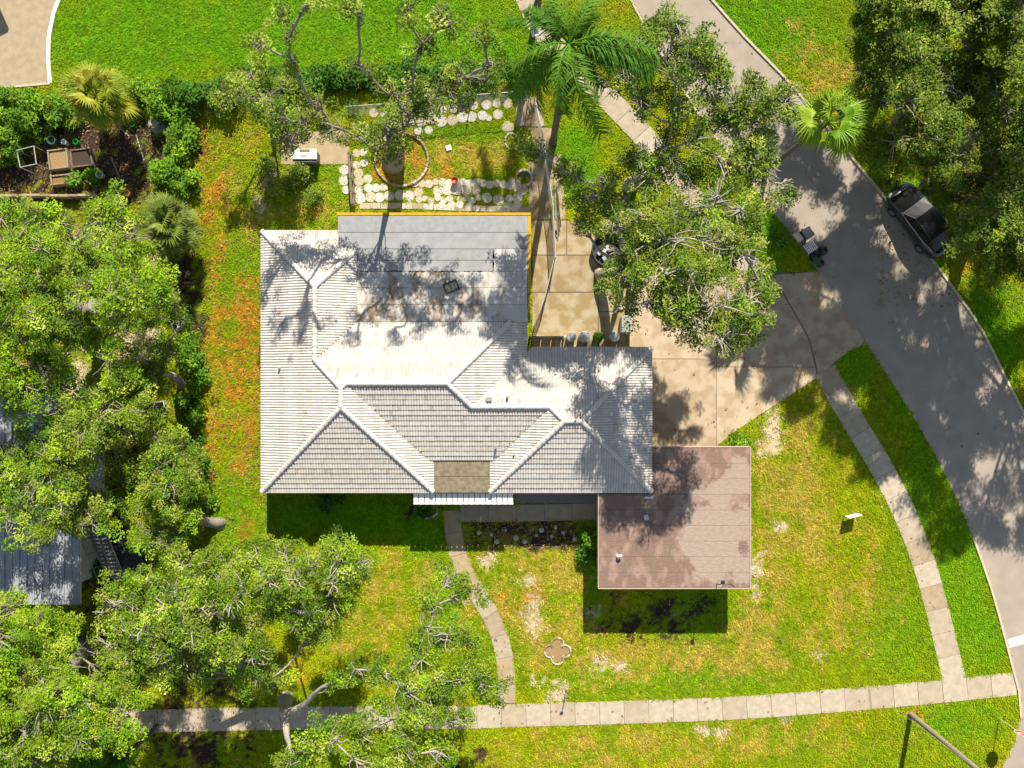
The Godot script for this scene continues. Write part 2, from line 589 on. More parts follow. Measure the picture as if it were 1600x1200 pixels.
func feather_frond(len: float, sd: int) -> ArrayMesh:
	var g := RandomNumberGenerator.new()
	g.seed = sd
	var st := stl()
	var pts := []; var rad := []
	for i in 13:
		var t := i / 12.0
		pts.append(Vector3(len * (t - 0.10 * t * t), len * (0.36 * t - 0.72 * t * t), 0.12 * len * sin(t * 2.0) * g.randf_range(0.8, 1.0) * (1 if sd % 2 else -1) * 0.4))
		rad.append(0.05 * (1.0 - t) + 0.008)
	tube(st, pts, rad, 5, false)
	for i in 80:
		var t := 0.13 + 0.87 * i / 80.0
		var k := t * 12.0
		var p: Vector3 = pts[int(k)].lerp(pts[mini(12, int(k) + 1)], k - int(k))
		var d: Vector3 = (pts[mini(12, int(k) + 1)] - pts[maxi(0, int(k) - 0) - (1 if int(k) == 12 else 0)]).normalized()
		for s in [-1, 1]:
			var ll: float = (0.95 - 0.55 * absf(t - 0.45)) * 0.26 * len * g.randf_range(0.85, 1.15)
			var out := (Vector3(0, 0, s) * 0.85 + d * g.randf_range(0.45, 0.75) + Vector3(0, g.randf_range(-0.8, 0.45), 0)).normalized()
			var tip := p + out * ll + Vector3(0, -0.22 * ll, 0)
			var mid := p + out * ll * 0.5 + Vector3(0, 0.02, 0)
			var w := d * 0.026
			tri(st, p - w, mid + w, mid - w); tri(st, p - w, p + w, mid + w)
			tri(st, mid - w, mid + w, tip)
	return done(st)

func fan_frond(stalk: float, r: float, sd: int) -> ArrayMesh:
	var g := RandomNumberGenerator.new()
	g.seed = sd
	var st := stl()
	var hub := Vector3(stalk, stalk * 0.12, 0)
	tube(st, [Vector3.ZERO, Vector3(stalk * 0.55, stalk * 0.13, 0), hub], [0.03, 0.022, 0.016], 5, false)
	var n := 26
	for i in n:
		var a := lerpf(-2.25, 2.25, i / (n - 1.0))
		var rr := r * (1.0 - 0.10 * absf(a)) * g.randf_range(0.88, 1.08)
		var d := Vector3(cos(a), 0, sin(a)); var e := Vector3(-sin(a), 0, cos(a))
		var fold := Vector3(0, 0.035, 0)
		var w := 0.052 * r
		var m0 := hub + d * rr * 0.45 + Vector3(0, -0.03 * r, 0)
		var tip := hub + d * rr + Vector3(0, -0.30 * r * g.randf_range(0.5, 1.3), 0) + e * g.randf_range(-0.05, 0.05)
		tri(st, hub, m0 + e * w, m0 + fold); tri(st, hub, m0 + fold, m0 - e * w)
		tri(st, m0 + e * w, tip, m0 + fold); tri(st, m0 + fold, tip, m0 - e * w)
	return done(st)

func palm(called: String, label: String, bx: float, by: float, tall: float, r: float, n: int, meshes: Array, m: Array, droop: Array, lean: Vector2, bark: Material) -> void:
	var base := at(bx, by)
	var t := thing(called, label, "palm", base)
	var pts := []; var rad := []
	for i in 15:
		var k := i / 14.0
		pts.append(Vector3(lean.x * k * k, tall * k - 0.1, lean.y * k * k))
		rad.append(r * (1.35 if i == 0 else 1.0 + 0.06 * (i % 2) - 0.2 * k))
	var st := stl()
	tube(st, pts, rad, 10)
	built(t, "trunk", st, bark)
	var top: Vector3 = pts[14]
	for i in n:
		var k := float(i) / n
		var o := part(t, "frond", meshes[i % meshes.size()], m[rng.randi() % m.size()])
		var b := Basis(Vector3.UP, i * 2.399 + rng.randf_range(-0.3, 0.3)) * Basis(Vector3(0, 0, 1), lerpf(droop[0], droop[1], k) + rng.randf_range(-0.25, 0.25)) * Basis(Vector3.RIGHT, rng.randf_range(-0.75, 0.75))
		o.transform = Transform3D(b.scaled(Vector3.ONE * rng.randf_range(0.75, 1.15)), top + Vector3(0, 0.1 * (1.0 - k), 0))

func _ready() -> void:
	rng.seed = 4711
	# ------------------------------------------------------------ camera, sky, sun
	var cam := Camera3D.new()
	cam.position = Vector3(0, H, 0)
	cam.rotation_degrees = Vector3(-90, 0, 0)
	cam.fov = rad_to_deg(2.0 * atan(600.0 / F))
	cam.far = 900.0
	cam.name = "camera"
	add_child(cam)
	var env := Environment.new()
	env.background_mode = Environment.BG_SKY
	var sky := Sky.new()
	var sm := ProceduralSkyMaterial.new()
	sm.sky_top_color = Color(0.47, 0.53, 0.60)
	sm.sky_horizon_color = Color(0.66, 0.69, 0.72)
	sm.ground_bottom_color = Color(0.25, 0.28, 0.2)
	sm.ground_horizon_color = Color(0.6, 0.66, 0.7)
	sm.sky_energy_multiplier = 0.88
	sky.sky_material = sm
	env.sky = sky
	env.tonemap_mode = Environment.TONE_MAPPER_LINEAR
	env.tonemap_exposure = 1.95
	env.sdfgi_enabled = true; env.ssao_enabled = true; env.ssil_enabled = true
	var we := WorldEnvironment.new()
	we.environment = env
	we.name = "world_environment"
	add_child(we)
	var sun := DirectionalLight3D.new()
	sun.name = "sun"
	sun.light_energy = 1.6
	sun.light_color = Color(1.0, 0.965, 0.89)
	sun.light_angular_distance = 0.5
	sun.shadow_enabled = true
	add_child(sun)
	sun.look_at_from_position(Vector3(0.22, 1, -1.3), Vector3.ZERO, Vector3.UP)

	# ------------------------------------------------------------ materials
	n1.seed = 3; n1.frequency = 0.09; n1.fractal_octaves = 3
	n2.seed = 8; n2.frequency = 0.55; n2.fractal_octaves = 3
	n3.seed = 15; n3.frequency = 3.0; n3.fractal_octaves = 2
	tex_grain = grey_texture(512, 0.30, 0.012, 21, 0.88, 1.0, 0.45)
	tex_blotch = grey_texture(512, 0.16, 0.012, 33, 0.68, 1.0, 0.5)
	mat("bark", Color(0.34, 0.29, 0.24), 0.95, tex_blotch, 0.9)
	mat("bark_pale", Color(0.47, 0.42, 0.365), 0.95, tex_blotch, 0.9)
	mat("palm_bark", Color(0.17, 0.145, 0.12), 0.95, tex_blotch, 0.7)
	mat("concrete", Color(0.44, 0.345, 0.225), 0.9, tex_grain, 5.0)
	mat("concrete_b", Color(0.47, 0.37, 0.245), 0.9, tex_grain, 4.3)
	mat("concrete_c", Color(0.4, 0.305, 0.185), 0.9, tex_grain, 4.7)
	mat("walk_a", Color(0.47, 0.395, 0.305), 0.9, tex_grain, 3.3)
	mat("walk_b", Color(0.43, 0.35, 0.26), 0.9, tex_grain, 4.1)
	mat("walk_c", Color(0.38, 0.295, 0.2), 0.9, tex_grain, 3.7)
	var ochre := tone_texture(512, 0.014, 61, Color(0.365, 0.30, 0.195), Color(0.275, 0.195, 0.09), 0.15)
	var tan_stain := tone_texture(512, 0.012, 67, Color(0.455, 0.36, 0.255), Color(0.37, 0.27, 0.17), 0.02)
	mat("patio_a", Color(1, 1, 1), 0.9, ochre, 8.0)
	mat("patio_b", Color(0.92, 0.92, 0.92), 0.9, ochre, 9.5)
	mat("drive_a", Color(1, 1, 1), 0.9, tan_stain, 9.0)
	mat("drive_b", Color(0.93, 0.92, 0.9), 0.9, tan_stain, 7.5)
	mat("joint", Color(0.16, 0.13, 0.09), 0.95)
	mat("asphalt", Color(0.385, 0.325, 0.272), 0.92, grey_texture(512, 0.4, 0.006, 81, 0.82, 1.0, 0.72), 5.0)
	mat("kerb", Color(0.55, 0.47, 0.34), 0.9, tex_grain, 2.0)
	mat("white", Color(0.78, 0.77, 0.74), 0.7)
	mat("stucco", Color(0.62, 0.58, 0.50), 0.9, tex_grain, 2.0)
	mat("tile_a", Color(0.6, 0.555, 0.525), 0.75, tex_grain, 3.0)
	mat("tile_b", Color(0.62, 0.58, 0.545), 0.75, tex_grain, 3.7)
	mat("tile_c", Color(0.575, 0.525, 0.49), 0.75, tex_grain, 2.3)
	for k in ["tile_a", "tile_b", "tile_c"]: tile_mats.append(tile_variant(mats[k]))
	mat("deck", Color(0.55, 0.50, 0.45), 0.9)
	mat("black", Color(0.02, 0.02, 0.022), 0.6)
	mat("steel", Color(0.45, 0.46, 0.47), 0.45, null, 1, 0.6)
	mat("galv", Color(0.55, 0.56, 0.56), 0.5, tex_grain, 0.6, 0.3)
	mat("wood", Color(0.26, 0.19, 0.13), 0.9, tex_blotch, 0.8)
	mat("wood_pale", Color(0.42, 0.32, 0.21), 0.9, tex_blotch, 0.8)
	mat("brick", Color(0.42, 0.26, 0.17), 0.9, tex_blotch, 0.7)
	mat("stone_pale", Color(0.66, 0.60, 0.52), 0.9, tex_blotch, 1.1)
	mat("yellow", Color(0.72, 0.42, 0.015), 0.7, tex_blotch, 1.6)
	mat("soil", Color(0.07, 0.045, 0.03), 0.95, tex_blotch, 0.6)
	leaf_small = make_leaves(84, 0.55, 0.155, 0.09, 5)
	leaf_large = make_leaves(56, 0.45, 0.2, 0.13, 6)
	make_cap()

	setting()
	main_house()
	carport()
	neighbours()
	back_yard()
	patio()
	front_things()
	street_things()
	junk_yard()
	trees()
	plants()
	litter()
	grass()
	print("leaf faces ", leaf_count)

# ================================================================ setting
func setting() -> void:
	for k in 5:
		var z := PackedFloat32Array(); z.resize(GW * GH); zone.append(z)
	mask.resize(MW * MH)
	for s in [[220, 50, 170, 75], [420, 50, 170, 75], [640, 40, 150, 70], [760, 80, 60, 40], [550, 805, 130, 35], [660, 830, 40, 30], [1200, 40, 90, 60], [1150, 20, 60, 40], [1440, 720, 30, 120, 0.75], [1500, 900, 40, 130, 0.85], [1540, 1000, 30, 60, 0.8], [1450, 600, 60, 60], [1330, 570, 30, 40, 0.9], [890, 250, 45, 60], [1190, 360, 40, 50, 0.9], [1230, 330, 40, 50, 0.8], [1540, 520, 50, 80], [1420, 330, 60, 60], [700, 205, 80, 14, 0.8], [500, 290, 70, 50, 0.5], [1500, 1120, 80, 30, 0.7], [1400, 1000, 60, 60, 0.5], [1080, 950, 60, 40, 0.6], [930, 880, 14, 60], [360, 800, 40, 60, 0.6], [370, 420, 40, 40, 0.6], [1050, 1060, 150, 20, 0.6], [1130, 730, 20, 20]]:
		spot(LUSH, s[0], s[1], s[2], s[3], s[4] if s.size() > 4 else 1.0)
	for s in [[1235, 760, 50, 70], [1205, 870, 35, 70], [1270, 840, 45, 60, 0.8], [1240, 690, 35, 40], [1100, 1030, 130, 32], [960, 1035, 60, 36], [850, 900, 60, 60], [830, 985, 35, 50], [900, 985, 50, 40, 0.8], [1000, 1165, 220, 26, 0.75], [1180, 990, 50, 40], [580, 930, 70, 60, 0.7], [560, 1000, 60, 40, 0.65], [640, 900, 50, 30, 0.7], [1300, 120, 50, 34], [1240, 70, 30, 40, 0.6], [740, 240, 80, 30], [690, 255, 40, 26], [625, 250, 40, 40], [430, 300, 60, 40, 0.6], [480, 330, 60, 20, 0.8], [1300, 640, 40, 40, 0.6], [1330, 930, 60, 60, 0.55], [1200, 1150, 120, 30, 0.6], [1290, 990, 60, 30, 0.6], [740, 960, 26, 50, 0.7], [380, 320, 40, 50, 0.6], [1410, 190, 30, 34, 1.0], [780, 930, 30, 50, 0.8], [1440, 1090, 40, 12, 0.6]]:
		spot(DRY, s[0], s[1], s[2], s[3], s[4] if s.size() > 4 else 1.0)
	for s in [[400, 480, 10, 60], [350, 520, 30, 50, 0.8], [330, 280, 14, 30, 0.6], [360, 330, 20, 30, 0.45], [400, 720, 10, 60, 0.8], [405, 600, 6, 90],[316, 230, 8, 60], [327, 330, 12, 60], [338, 400, 10, 40], [350, 490, 22, 34, 0.9], [382, 490, 24, 50], [365, 560, 40, 60], [392, 560, 18, 60], [334, 640, 12, 60], [392, 640, 18, 70, 0.9], [380, 700, 24, 40, 0.7], [328, 700, 8, 50], [466, 1048, 12, 18], [250, 225, 22, 20], [225, 270, 22, 16], [697, 263, 16, 14, 0.9], [645, 250, 16, 30, 0.8], [600, 268, 20, 20, 0.8], [1500, 265, 14, 30], [1520, 300, 24, 20], [1460, 300, 8, 18], [935, 330, 18, 14], [975, 340, 12, 20], [880, 365, 6, 40, 0.7], [820, 930, 30, 20, 0.6], [960, 880, 20, 20, 0.4], [1510, 400, 30, 20, 0.7], [255, 660, 14, 26], [385, 840, 14, 30, 0.6], [1430, 1112, 20, 12, 0.7]]:
		spot(RUST, s[0], s[1], s[2], s[3], s[4] if s.size() > 4 else 1.0)
	for s in [[938, 1040, 16, 14], [966, 1040, 10, 8], [1205, 662, 16, 20], [1198, 695, 22, 12], [1215, 820, 16, 8], [1180, 890, 12, 30, 0.8], [835, 960, 16, 22, 0.8], [870, 1085, 14, 12, 0.9], [765, 880, 14, 20, 0.8], [220, 540, 40, 30], [170, 420, 90, 60, 0.75], [130, 500, 60, 50, 0.6], [90, 590, 70, 40, 0.8], [400, 320, 14, 10, 0.8], [420, 270, 12, 16, 0.7], [1110, 1140, 22, 8, 0.8], [930, 955, 20, 12, 0.8], [1045, 955, 22, 14, 0.75], [820, 905, 16, 12, 0.7], [1235, 1120, 14, 6, 0.7], [1270, 1020, 16, 6, 0.7], [850, 1060, 24, 8, 0.6]]:
		spot(SAND, s[0], s[1], s[2], s[3], s[4] if s.size() > 4 else 1.0)
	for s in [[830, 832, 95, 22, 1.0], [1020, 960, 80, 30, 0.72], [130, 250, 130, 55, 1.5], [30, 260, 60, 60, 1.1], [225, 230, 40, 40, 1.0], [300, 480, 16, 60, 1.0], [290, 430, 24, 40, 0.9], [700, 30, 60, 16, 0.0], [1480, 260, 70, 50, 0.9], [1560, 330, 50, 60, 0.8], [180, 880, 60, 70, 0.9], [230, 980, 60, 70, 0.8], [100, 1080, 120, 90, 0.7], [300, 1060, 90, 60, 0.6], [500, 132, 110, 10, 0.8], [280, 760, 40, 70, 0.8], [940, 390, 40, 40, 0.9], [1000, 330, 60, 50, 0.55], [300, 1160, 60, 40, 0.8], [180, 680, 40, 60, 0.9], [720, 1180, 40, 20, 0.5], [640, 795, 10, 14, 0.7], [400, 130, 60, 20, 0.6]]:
		spot(SOIL, s[0], s[1], s[2], s[3], s[4] if s.size() > 4 else 1.0)
	# ground: one sheet to the horizon, its cover as vertex colours
	var xs := [-420.0, -220.0, -120.0, -70.0]; var zs := [-420.0, -220.0, -120.0, -60.0]
	for i in 370: xs.append(-46.0 + i * 0.25)
	for i in 290: zs.append(-36.0 + i * 0.25)
	xs.append_array([70.0, 120.0, 220.0, 420.0]); zs.append_array([60.0, 120.0, 220.0, 420.0])
	var vs := PackedVector3Array(); var cs := PackedColorArray(); var ns := PackedVector3Array(); var ix := PackedInt32Array()
	for z in zs:
		for x in xs:
			vs.append(Vector3(x, 0, z)); ns.append(Vector3.UP)
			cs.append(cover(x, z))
	for j in zs.size() - 1:
		for i in xs.size() - 1:
			var a := j * xs.size() + i
			ix.append_array([a, a + 1, a + xs.size(), a + 1, a + xs.size() + 1, a + xs.size()])
	var arr := []
	arr.resize(Mesh.ARRAY_MAX)
	arr[Mesh.ARRAY_VERTEX] = vs; arr[Mesh.ARRAY_NORMAL] = ns; arr[Mesh.ARRAY_COLOR] = cs; arr[Mesh.ARRAY_INDEX] = ix
	var gm := ArrayMesh.new()
	gm.add_surface_from_arrays(Mesh.PRIMITIVE_TRIANGLES, arr)
	var gmat := vmat("ground", 0.95)
	gmat.albedo_texture = tex_grain; gmat.uv1_triplanar = true; gmat.uv1_world_triplanar = true; gmat.uv1_scale = Vector3.ONE / 2.6
	part(self, "ground", gm, gmat).set_meta("kind", "structure")

	# road sweeping down the right side, with the cross street at the bottom right corner
	var left := [930, -120, 985, 0, 1040, 95, 1092, 180, 1150, 255, 1207, 330, 1250, 385, 1282, 430, 1355, 538, 1385, 585, 1420, 640, 1458, 705, 1490, 770, 1520, 840, 1548, 920, 1570, 1000, 1583, 1050, 1592, 1085, 1594, 1120, 1585, 1160, 1565, 1200, 1530, 1260]
	var right := [1720, 1260, 1700, 1000, 1680, 850, 1640, 730, 1600, 648, 1565, 580, 1530, 510, 1470, 425, 1400, 332, 1340, 258, 1280, 185, 1222, 118, 1165, 60, 1112, 0, 1010, -120]
	sheet("road", plan(left + right), 0.012, mats.asphalt)
	kerb("road_kerb", plan(left.slice(26, 38)), 0.13, 0.10, mats.kerb)
	kerb("road_kerb", plan(left.slice(0, 12)), 0.10, 0.06, mats.kerb)
	kerb("road_kerb", plan(right.slice(6, 32)), 0.13, 0.09, mats.kerb)
	var st := stl()
	prism(st, plan([1574, 999, 1612, 988, 1616, 1001, 1577, 1012]), 0.0125, 0.017)
	struct("stop_line_marking", st, mats.white)
	# pavements of single slabs
	slab_path("side_pavement", plan([812, -40, 832, 20, 868, 75, 915, 120, 960, 165, 1010, 218, 1060, 282, 1110, 345, 1165, 410, 1205, 455]), 1.35, 1.55, 0.045, [mats.walk_a, mats.walk_b, mats.walk_b], mats.joint)
	slab_path("side_pavement", plan([1288, 578, 1328, 650, 1372, 722, 1410, 795, 1440, 870, 1462, 945, 1478, 1010, 1491, 1062]), 1.4, 1.5, 0.045, [mats.walk_a, mats.walk_b, mats.walk_c, mats.walk_b], mats.joint)
	slab_path("street_pavement", plan([-60, 1130, 200, 1127, 450, 1122, 700, 1121, 830, 1117, 1000, 1112, 1150, 1106, 1300, 1095, 1440, 1083, 1587, 1068]), 1.38, 1.5, 0.04, [mats.walk_a, mats.walk_a, mats.walk_b, mats.walk_b, mats.walk_a], mats.joint)
	slab_path("front_path", plan([705, 797, 710, 840, 722, 885, 748, 930, 774, 975, 787, 1020, 792, 1060, 791, 1098]), 1.05, 1.35, 0.04, [mats.walk_b, mats.walk_c, mats.concrete_c], mats.joint)
	slab_path("entry_walk", plan([719, 802, 800, 802, 880, 800, 938, 799]), 1.0, 1.7, 0.06, [mats.concrete_c, mats.walk_c], mats.joint)
	# driveway and patio slabs
	var drive := Node3D.new()
	drive.name = "driveway"; drive.set_meta("kind", "structure"); add_child(drive)
	for q in [[983, 430, 1119, 430, 1119, 560.5, 983, 560.5], [983, 561.5, 1119, 561.5, 1119, 698, 983, 698], [1120, 430, 1206, 430, 1262, 528, 1273, 573, 1120, 573], [1120, 574, 1274, 574, 1276, 590, 1145, 676, 1120, 697], [1209, 430, 1281, 424, 1354, 538, 1330, 546, 1304, 566, 1278, 590, 1276, 572, 1264, 527]]:
		var p := plan(q)
		keep_off(p)
		var u := stl()
		prism(u, p, 0.0, 0.03 + rng.randf() * 0.006)
		built(drive, "slab", u, mats.drive_a if rng.randf() < 0.5 else mats.drive_b)
	for q in [[[983, 430, 1281, 424, 1354, 538, 1330, 546, 1304, 566, 1278, 590, 1145, 676, 1120, 697, 983, 698], drive]]:
		var p := plan(q[0])
		keep_off(p)
		var u := stl()
		prism(u, p, 0.0, 0.02)
		built(drive, "bed", u, mats.joint)
	var pat := Node3D.new()
	pat.name = "patio_paving"; pat.set_meta("kind", "structure"); add_child(pat)
	for q in [[832, 345, 884, 345, 884, 398, 832, 398], [886, 345, 920, 352, 935, 380, 935, 398, 886, 398], [832, 400, 934, 400, 934, 456, 832, 456], [936, 400, 981, 400, 981, 486, 936, 486], [832, 458, 934, 458, 934, 545, 832, 545], [936, 488, 981, 488, 981, 545, 936, 545], [826, 200, 862, 200, 866, 343, 826, 343], [806, 155, 842, 150, 852, 198, 806, 198], [864, 240, 876, 240, 884, 343, 868, 343]]:
		var p := plan(q)
		keep_off(p)
		var u := stl()
		prism(u, p, 0.0, 0.035 + rng.randf() * 0.006)
		built(pat, "slab", u, mats.patio_a if rng.randf() < 0.5 else mats.patio_b)
	for q in [[832, 345, 884, 345, 920, 352, 935, 380, 935, 400, 981, 400, 981, 545, 832, 545]]:
		var p := plan(q)
		keep_off(p)
		var u := stl()
		prism(u, p, 0.0, 0.024)
		built(pat, "bed", u, mats.joint)
	# pad behind the house for the cabinet, the neighbour's round drive
	sheet("concrete_pad", plan([440, 205, 546, 205, 546, 257, 440, 257]), 0.05, mats.concrete_c)
	sheet("neighbour_drive", plan([-120, -120, 130, -120, 104, -30, 92, 0, 82, 30, 77, 60, 76, 90, 79, 130, -40, 142, -120, 142]), 0.03, mats.walk_c)
	kerb("drive_kerb", plan([130, -120, 104, -30, 92, 0, 82, 30, 77, 60, 76, 90, 79, 130]), 0.22, 0.07, mats.white)
	kerb("drive_kerb", plan([-40, 142, 0, 138, 79, 131]), 0.12, 0.08, mats.kerb)
	# gravel bed along the front wall
	var gb := thing("gravel_bed", "grey gravel bed between the front wall and the entry walk", "gravel")
	gb.set_meta("kind", "stuff")
	var u2 := stl()
	var gp := plan([806, 764, 936, 764, 936, 786, 806, 786])
	keep_off(gp)
	prism(u2, gp, 0.0, 0.03)
	built(gb, "bed", u2, mat("gravel", Color(0.3, 0.29, 0.27), 0.95, tex_blotch, 0.5))

# ================================================================ main house
func main_house() -> void:
	var h := thing("tiled_house", "long white house with hipped tile roofs and a flat rear roof", "house")
	var T := tile_mats + [tile_mats[1]]
	var V := func(x: float, z: float) -> Vector2: return Vector2(x, z)
	# walls under the eaves
	var st := stl()
	prism(st, PackedVector2Array([Vector2(-13.6, -8.1), Vector2(-9.5, -8.1), Vector2(-9.5, -9.1), Vector2(0.6, -9.1), Vector2(0.6, -1.5), Vector2(7.3, -1.5), Vector2(7.3, 5.5), Vector2(-0.9, 5.5), Vector2(-0.9, 4.2), Vector2(-4.8, 4.2), Vector2(-4.8, 5.5), Vector2(-13.6, 5.5)]), 0.0, 2.62)
	keep_off(PackedVector2Array([Vector2(-13.6, -8.1), Vector2(-9.5, -8.1), Vector2(-9.5, -9.1), Vector2(0.6, -9.1), Vector2(0.6, -1.5), Vector2(7.3, -1.5), Vector2(7.3, 5.5), Vector2(-13.6, 5.5)]))
	built(h, "wall", st, mats.stucco)
	for w in [[-11.6, 5.52, 1.8, 0], [-7.4, 5.52, 1.8, 0], [1.2, 5.52, 1.5, 0], [3.6, 5.52, 1.5, 0], [7.32, 0.5, 1.4, 1], [7.32, 3.4, 1.4, 1], [-13.62, -4.0, 1.6, 1], [-13.62, 2.0, 1.6, 1], [-6, -9.12, 2.0, 0], [-2, -9.12, 2.0, 0]]:
		var u := stl()
		var s := Vector3(w[2], 1.2, 0.06) if w[3] == 0 else Vector3(0.06, 1.2, w[2])
		box(u, Vector3(w[0], 1.5, w[1]), s)
		var f := built(h, "window", u, mats.white)
		var g := stl()
		box(g, Vector3(w[0], 1.5, w[1]), s * Vector3(0.88 if w[3] == 0 else 1.3, 0.88, 1.3 if w[3] == 0 else 0.88))
		built(f, "pane", g, mat("glass_dark", Color(0.03, 0.04, 0.05), 0.08))
	st = stl()
	box(st, Vector3(-2.9, 1.05, 4.23), Vector3(1.0, 2.1, 0.08))
	var door := built(h, "door", st, mats.wood)
	st = stl()
	box(st, Vector3(-2.55, 1.0, 4.30), Vector3(0.05, 0.12, 0.07))
	built(door, "handle", st, mats.steel)
	# roof planes
	var r := Node3D.new()
	r.name = "tile_roof"
	h.add_child(r)
	var S := Vector2(0, 1); var N := Vector2(0, -1); var E := Vector2(1, 0); var W := Vector2(-1, 0)
	var P := func(a: Array) -> PackedVector2Array:
		var o := PackedVector2Array()
		for i in range(0, a.size(), 2): o.append(Vector2(a[i], a[i + 1]))
		return o
	tile_slope(r, P.call([-14.2, -8.7, -10.85, -5.35, -10.85, -1.33, -9.3, 0.22, -9.3, 1.26, -14.2, 6.16]), W, 14.2, T, mats.deck)
	tile_slope(r, P.call([-9.3, 1.26, -4.4, 6.16, -14.2, 6.16]), S, 6.16, T, mats.deck)
	tile_slope(r, P.call([-9.3, 1.26, -9.3, 0.22, -9.05, -0.03, -4.72, 4.3, -4.4, 4.3, -4.4, 6.16]), E, -4.4, T, mats.deck)
	tile_slope(r, P.call([-9.05, -0.03, -3.52, -0.03, -2.23, 1.26, 2.09, 1.26, -0.95, 4.3, -4.72, 4.3]), S, 4.62, T, mats.deck)
	tile_slope(r, P.call([-10.85, -1.33, -9.3, 0.22, -9.05, -0.03, -3.52, -0.03, -0.08, -3.47, -8.71, -3.47]), N, 4.68, T, mats.deck)
	tile_slope(r, P.call([-10.85, -5.35, -10.85, -1.33, -8.71, -3.47, -8.71, -7.49]), E, -7.5, T, mats.deck)
	tile_slope(r, P.call([-14.2, -8.7, -9.76, -8.7, -9.76, -7.6, -8.71, -7.6, -8.71, -7.49, -10.85, -5.35]), N, 8.7, T, mats.deck)
	tile_slope(r, P.call([-3.52, -0.03, -0.08, -3.47, 0.86, -3.47, 0.86, -1.83, -2.23, 1.26]), E, 1.13, T, mats.deck)
	tile_slope(r, P.call([0.86, -1.83, 1.13, -2.1, 7.93, -2.1, 3.8, 2.03, 2.86, 2.03, 2.09, 1.26, -2.23, 1.26]), N, 2.1, T, mats.deck)
	tile_slope(r, P.call([7.93, -2.1, 3.8, 2.03, 7.93, 6.16]), E, 7.93, T, mats.deck)
	tile_slope(r, P.call([2.86, 2.03, 3.8, 2.03, 7.93, 6.16, -1.27, 6.16]), S, 6.16, T, mats.deck)
	tile_slope(r, P.call([2.09, 1.26, 2.86, 2.03, -1.27, 6.16, -1.27, 4.3, -0.95, 4.3]), W, 1.27, T, mats.deck)
	var hA := EAVE + PITCH * 3.35; var hB := EAVE + PITCH * 4.9; var hM := 4.2845; var hE := 3.859; var hS := EAVE + PITCH * 4.13
	for c in [[-14.15, EAVE, -8.65, -10.85, hA, -5.35], [-8.71, 3.15, -7.49, -10.85, hA, -5.35], [-10.85, hA, -1.33, -10.85, hA, -5.35], [-10.85, hA, -1.33, -9.3, hB, 0.22], [-9.3, hB, 1.26, -9.3, hB, 0.22], [-14.15, EAVE, 6.1, -9.3, hB, 1.26], [-4.45, EAVE, 6.1, -9.3, hB, 1.26], [-9.05, hM, -0.03, -9.3, hB, 0.22], [-9.05, hM, -0.03, -3.52, hM, -0.03], [-0.08, 3.15, -3.47, -3.52, hM, -0.03], [-2.23, hE, 1.26, -3.52, hM, -0.03], [-2.23, hE, 1.26, 2.09, hE, 1.26], [2.09, hE, 1.26, 2.86, hS, 2.03], [2.86, hS, 2.03, 3.8, hS, 2.03], [7.9, EAVE, -2.05, 3.8, hS, 2.03], [7.9, EAVE, 6.1, 3.8, hS, 2.03], [-1.25, EAVE, 6.1, 2.86, hS, 2.03]]:
		caps(r, Vector3(c[0], c[1], c[2]) + Vector3(0, 0.03, 0), Vector3(c[3], c[4], c[5]) + Vector3(0, 0.03, 0), [mats.tile_b, mats.tile_a])
	# rusty debris lying in the valleys
	var leafy := mat("valley_rust", Color(0.33, 0.20, 0.07), 0.95, tex_blotch, 0.5)
	for c in [[-4.9, 4.12, -9.0, 0.02], [1.9, 1.45, -0.85, 4.2], [-8.8, -3.38, -10.75, -1.43]]:
		var a := Vector2(c[0], c[1]); var b := Vector2(c[2], c[3])
		var u := stl()
		for k in 90:
			var p := a.lerp(b, rng.randf()) + Vector2(rng.randfn(), rng.randfn()) * 0.05
			var q := (p - a).dot((b - a).normalized()) / (b - a).length()
			var y := 0.0
			if c[0] == -4.9: y = EAVE + PITCH * (4.62 - p.y)
			elif c[0] == 1.9: y = EAVE + PITCH * (4.62 - p.y)
			else: y = 4.2845 + PITCH * (p.y + 0.03)
			box(u, Vector3(p.x, y + 0.055, p.y), Vector3(rng.randf_range(0.03, 0.09), 0.02, rng.randf_range(0.03, 0.08)), Basis(Vector3.UP, rng.randf() * 3))
		built(r, "valley_litter", u, leafy).set_meta("kind", "stuff")
	# flat rear roof: grey felt to the rear, stained white membrane in front of the tiles
	var flat := Node3D.new()
	flat.name = "flat_roof"
	h.add_child(flat)
	st = stl()
	prism(st, P.call([-9.76, -9.42, 0.86, -9.42, 0.86, -3.47, -8.71, -3.47, -8.71, -7.55, -9.76, -7.55]), 2.72, 3.09)
	built(flat, "roof_deck", st, mats.deck)
	var stained := stained_material()
	var felt := mat("felt", Color(0.30, 0.305, 0.312), 0.85, tex_grain, 3.0)
	var felt_b := mat("felt_b", Color(0.318, 0.322, 0.325), 0.85, tex_grain, 4.4)
	for s in [[-9.74, -9.40, 0.84, -8.50], [-9.74, -8.48, 0.84, -7.58], [-8.70, -7.56, -1.05, -6.94], [-8.70, -6.92, -1.05, -6.32]]:
		st = stl()
		bevel_box(st, Vector3((s[0] + s[2]) / 2, 3.115, (s[1] + s[3]) / 2), Vector3(s[2] - s[0], 0.045 + rng.randf() * 0.006, s[3] - s[1]), 0.01)
		built(flat, "felt_sheet", st, felt if rng.randf() < 0.5 else felt_b)
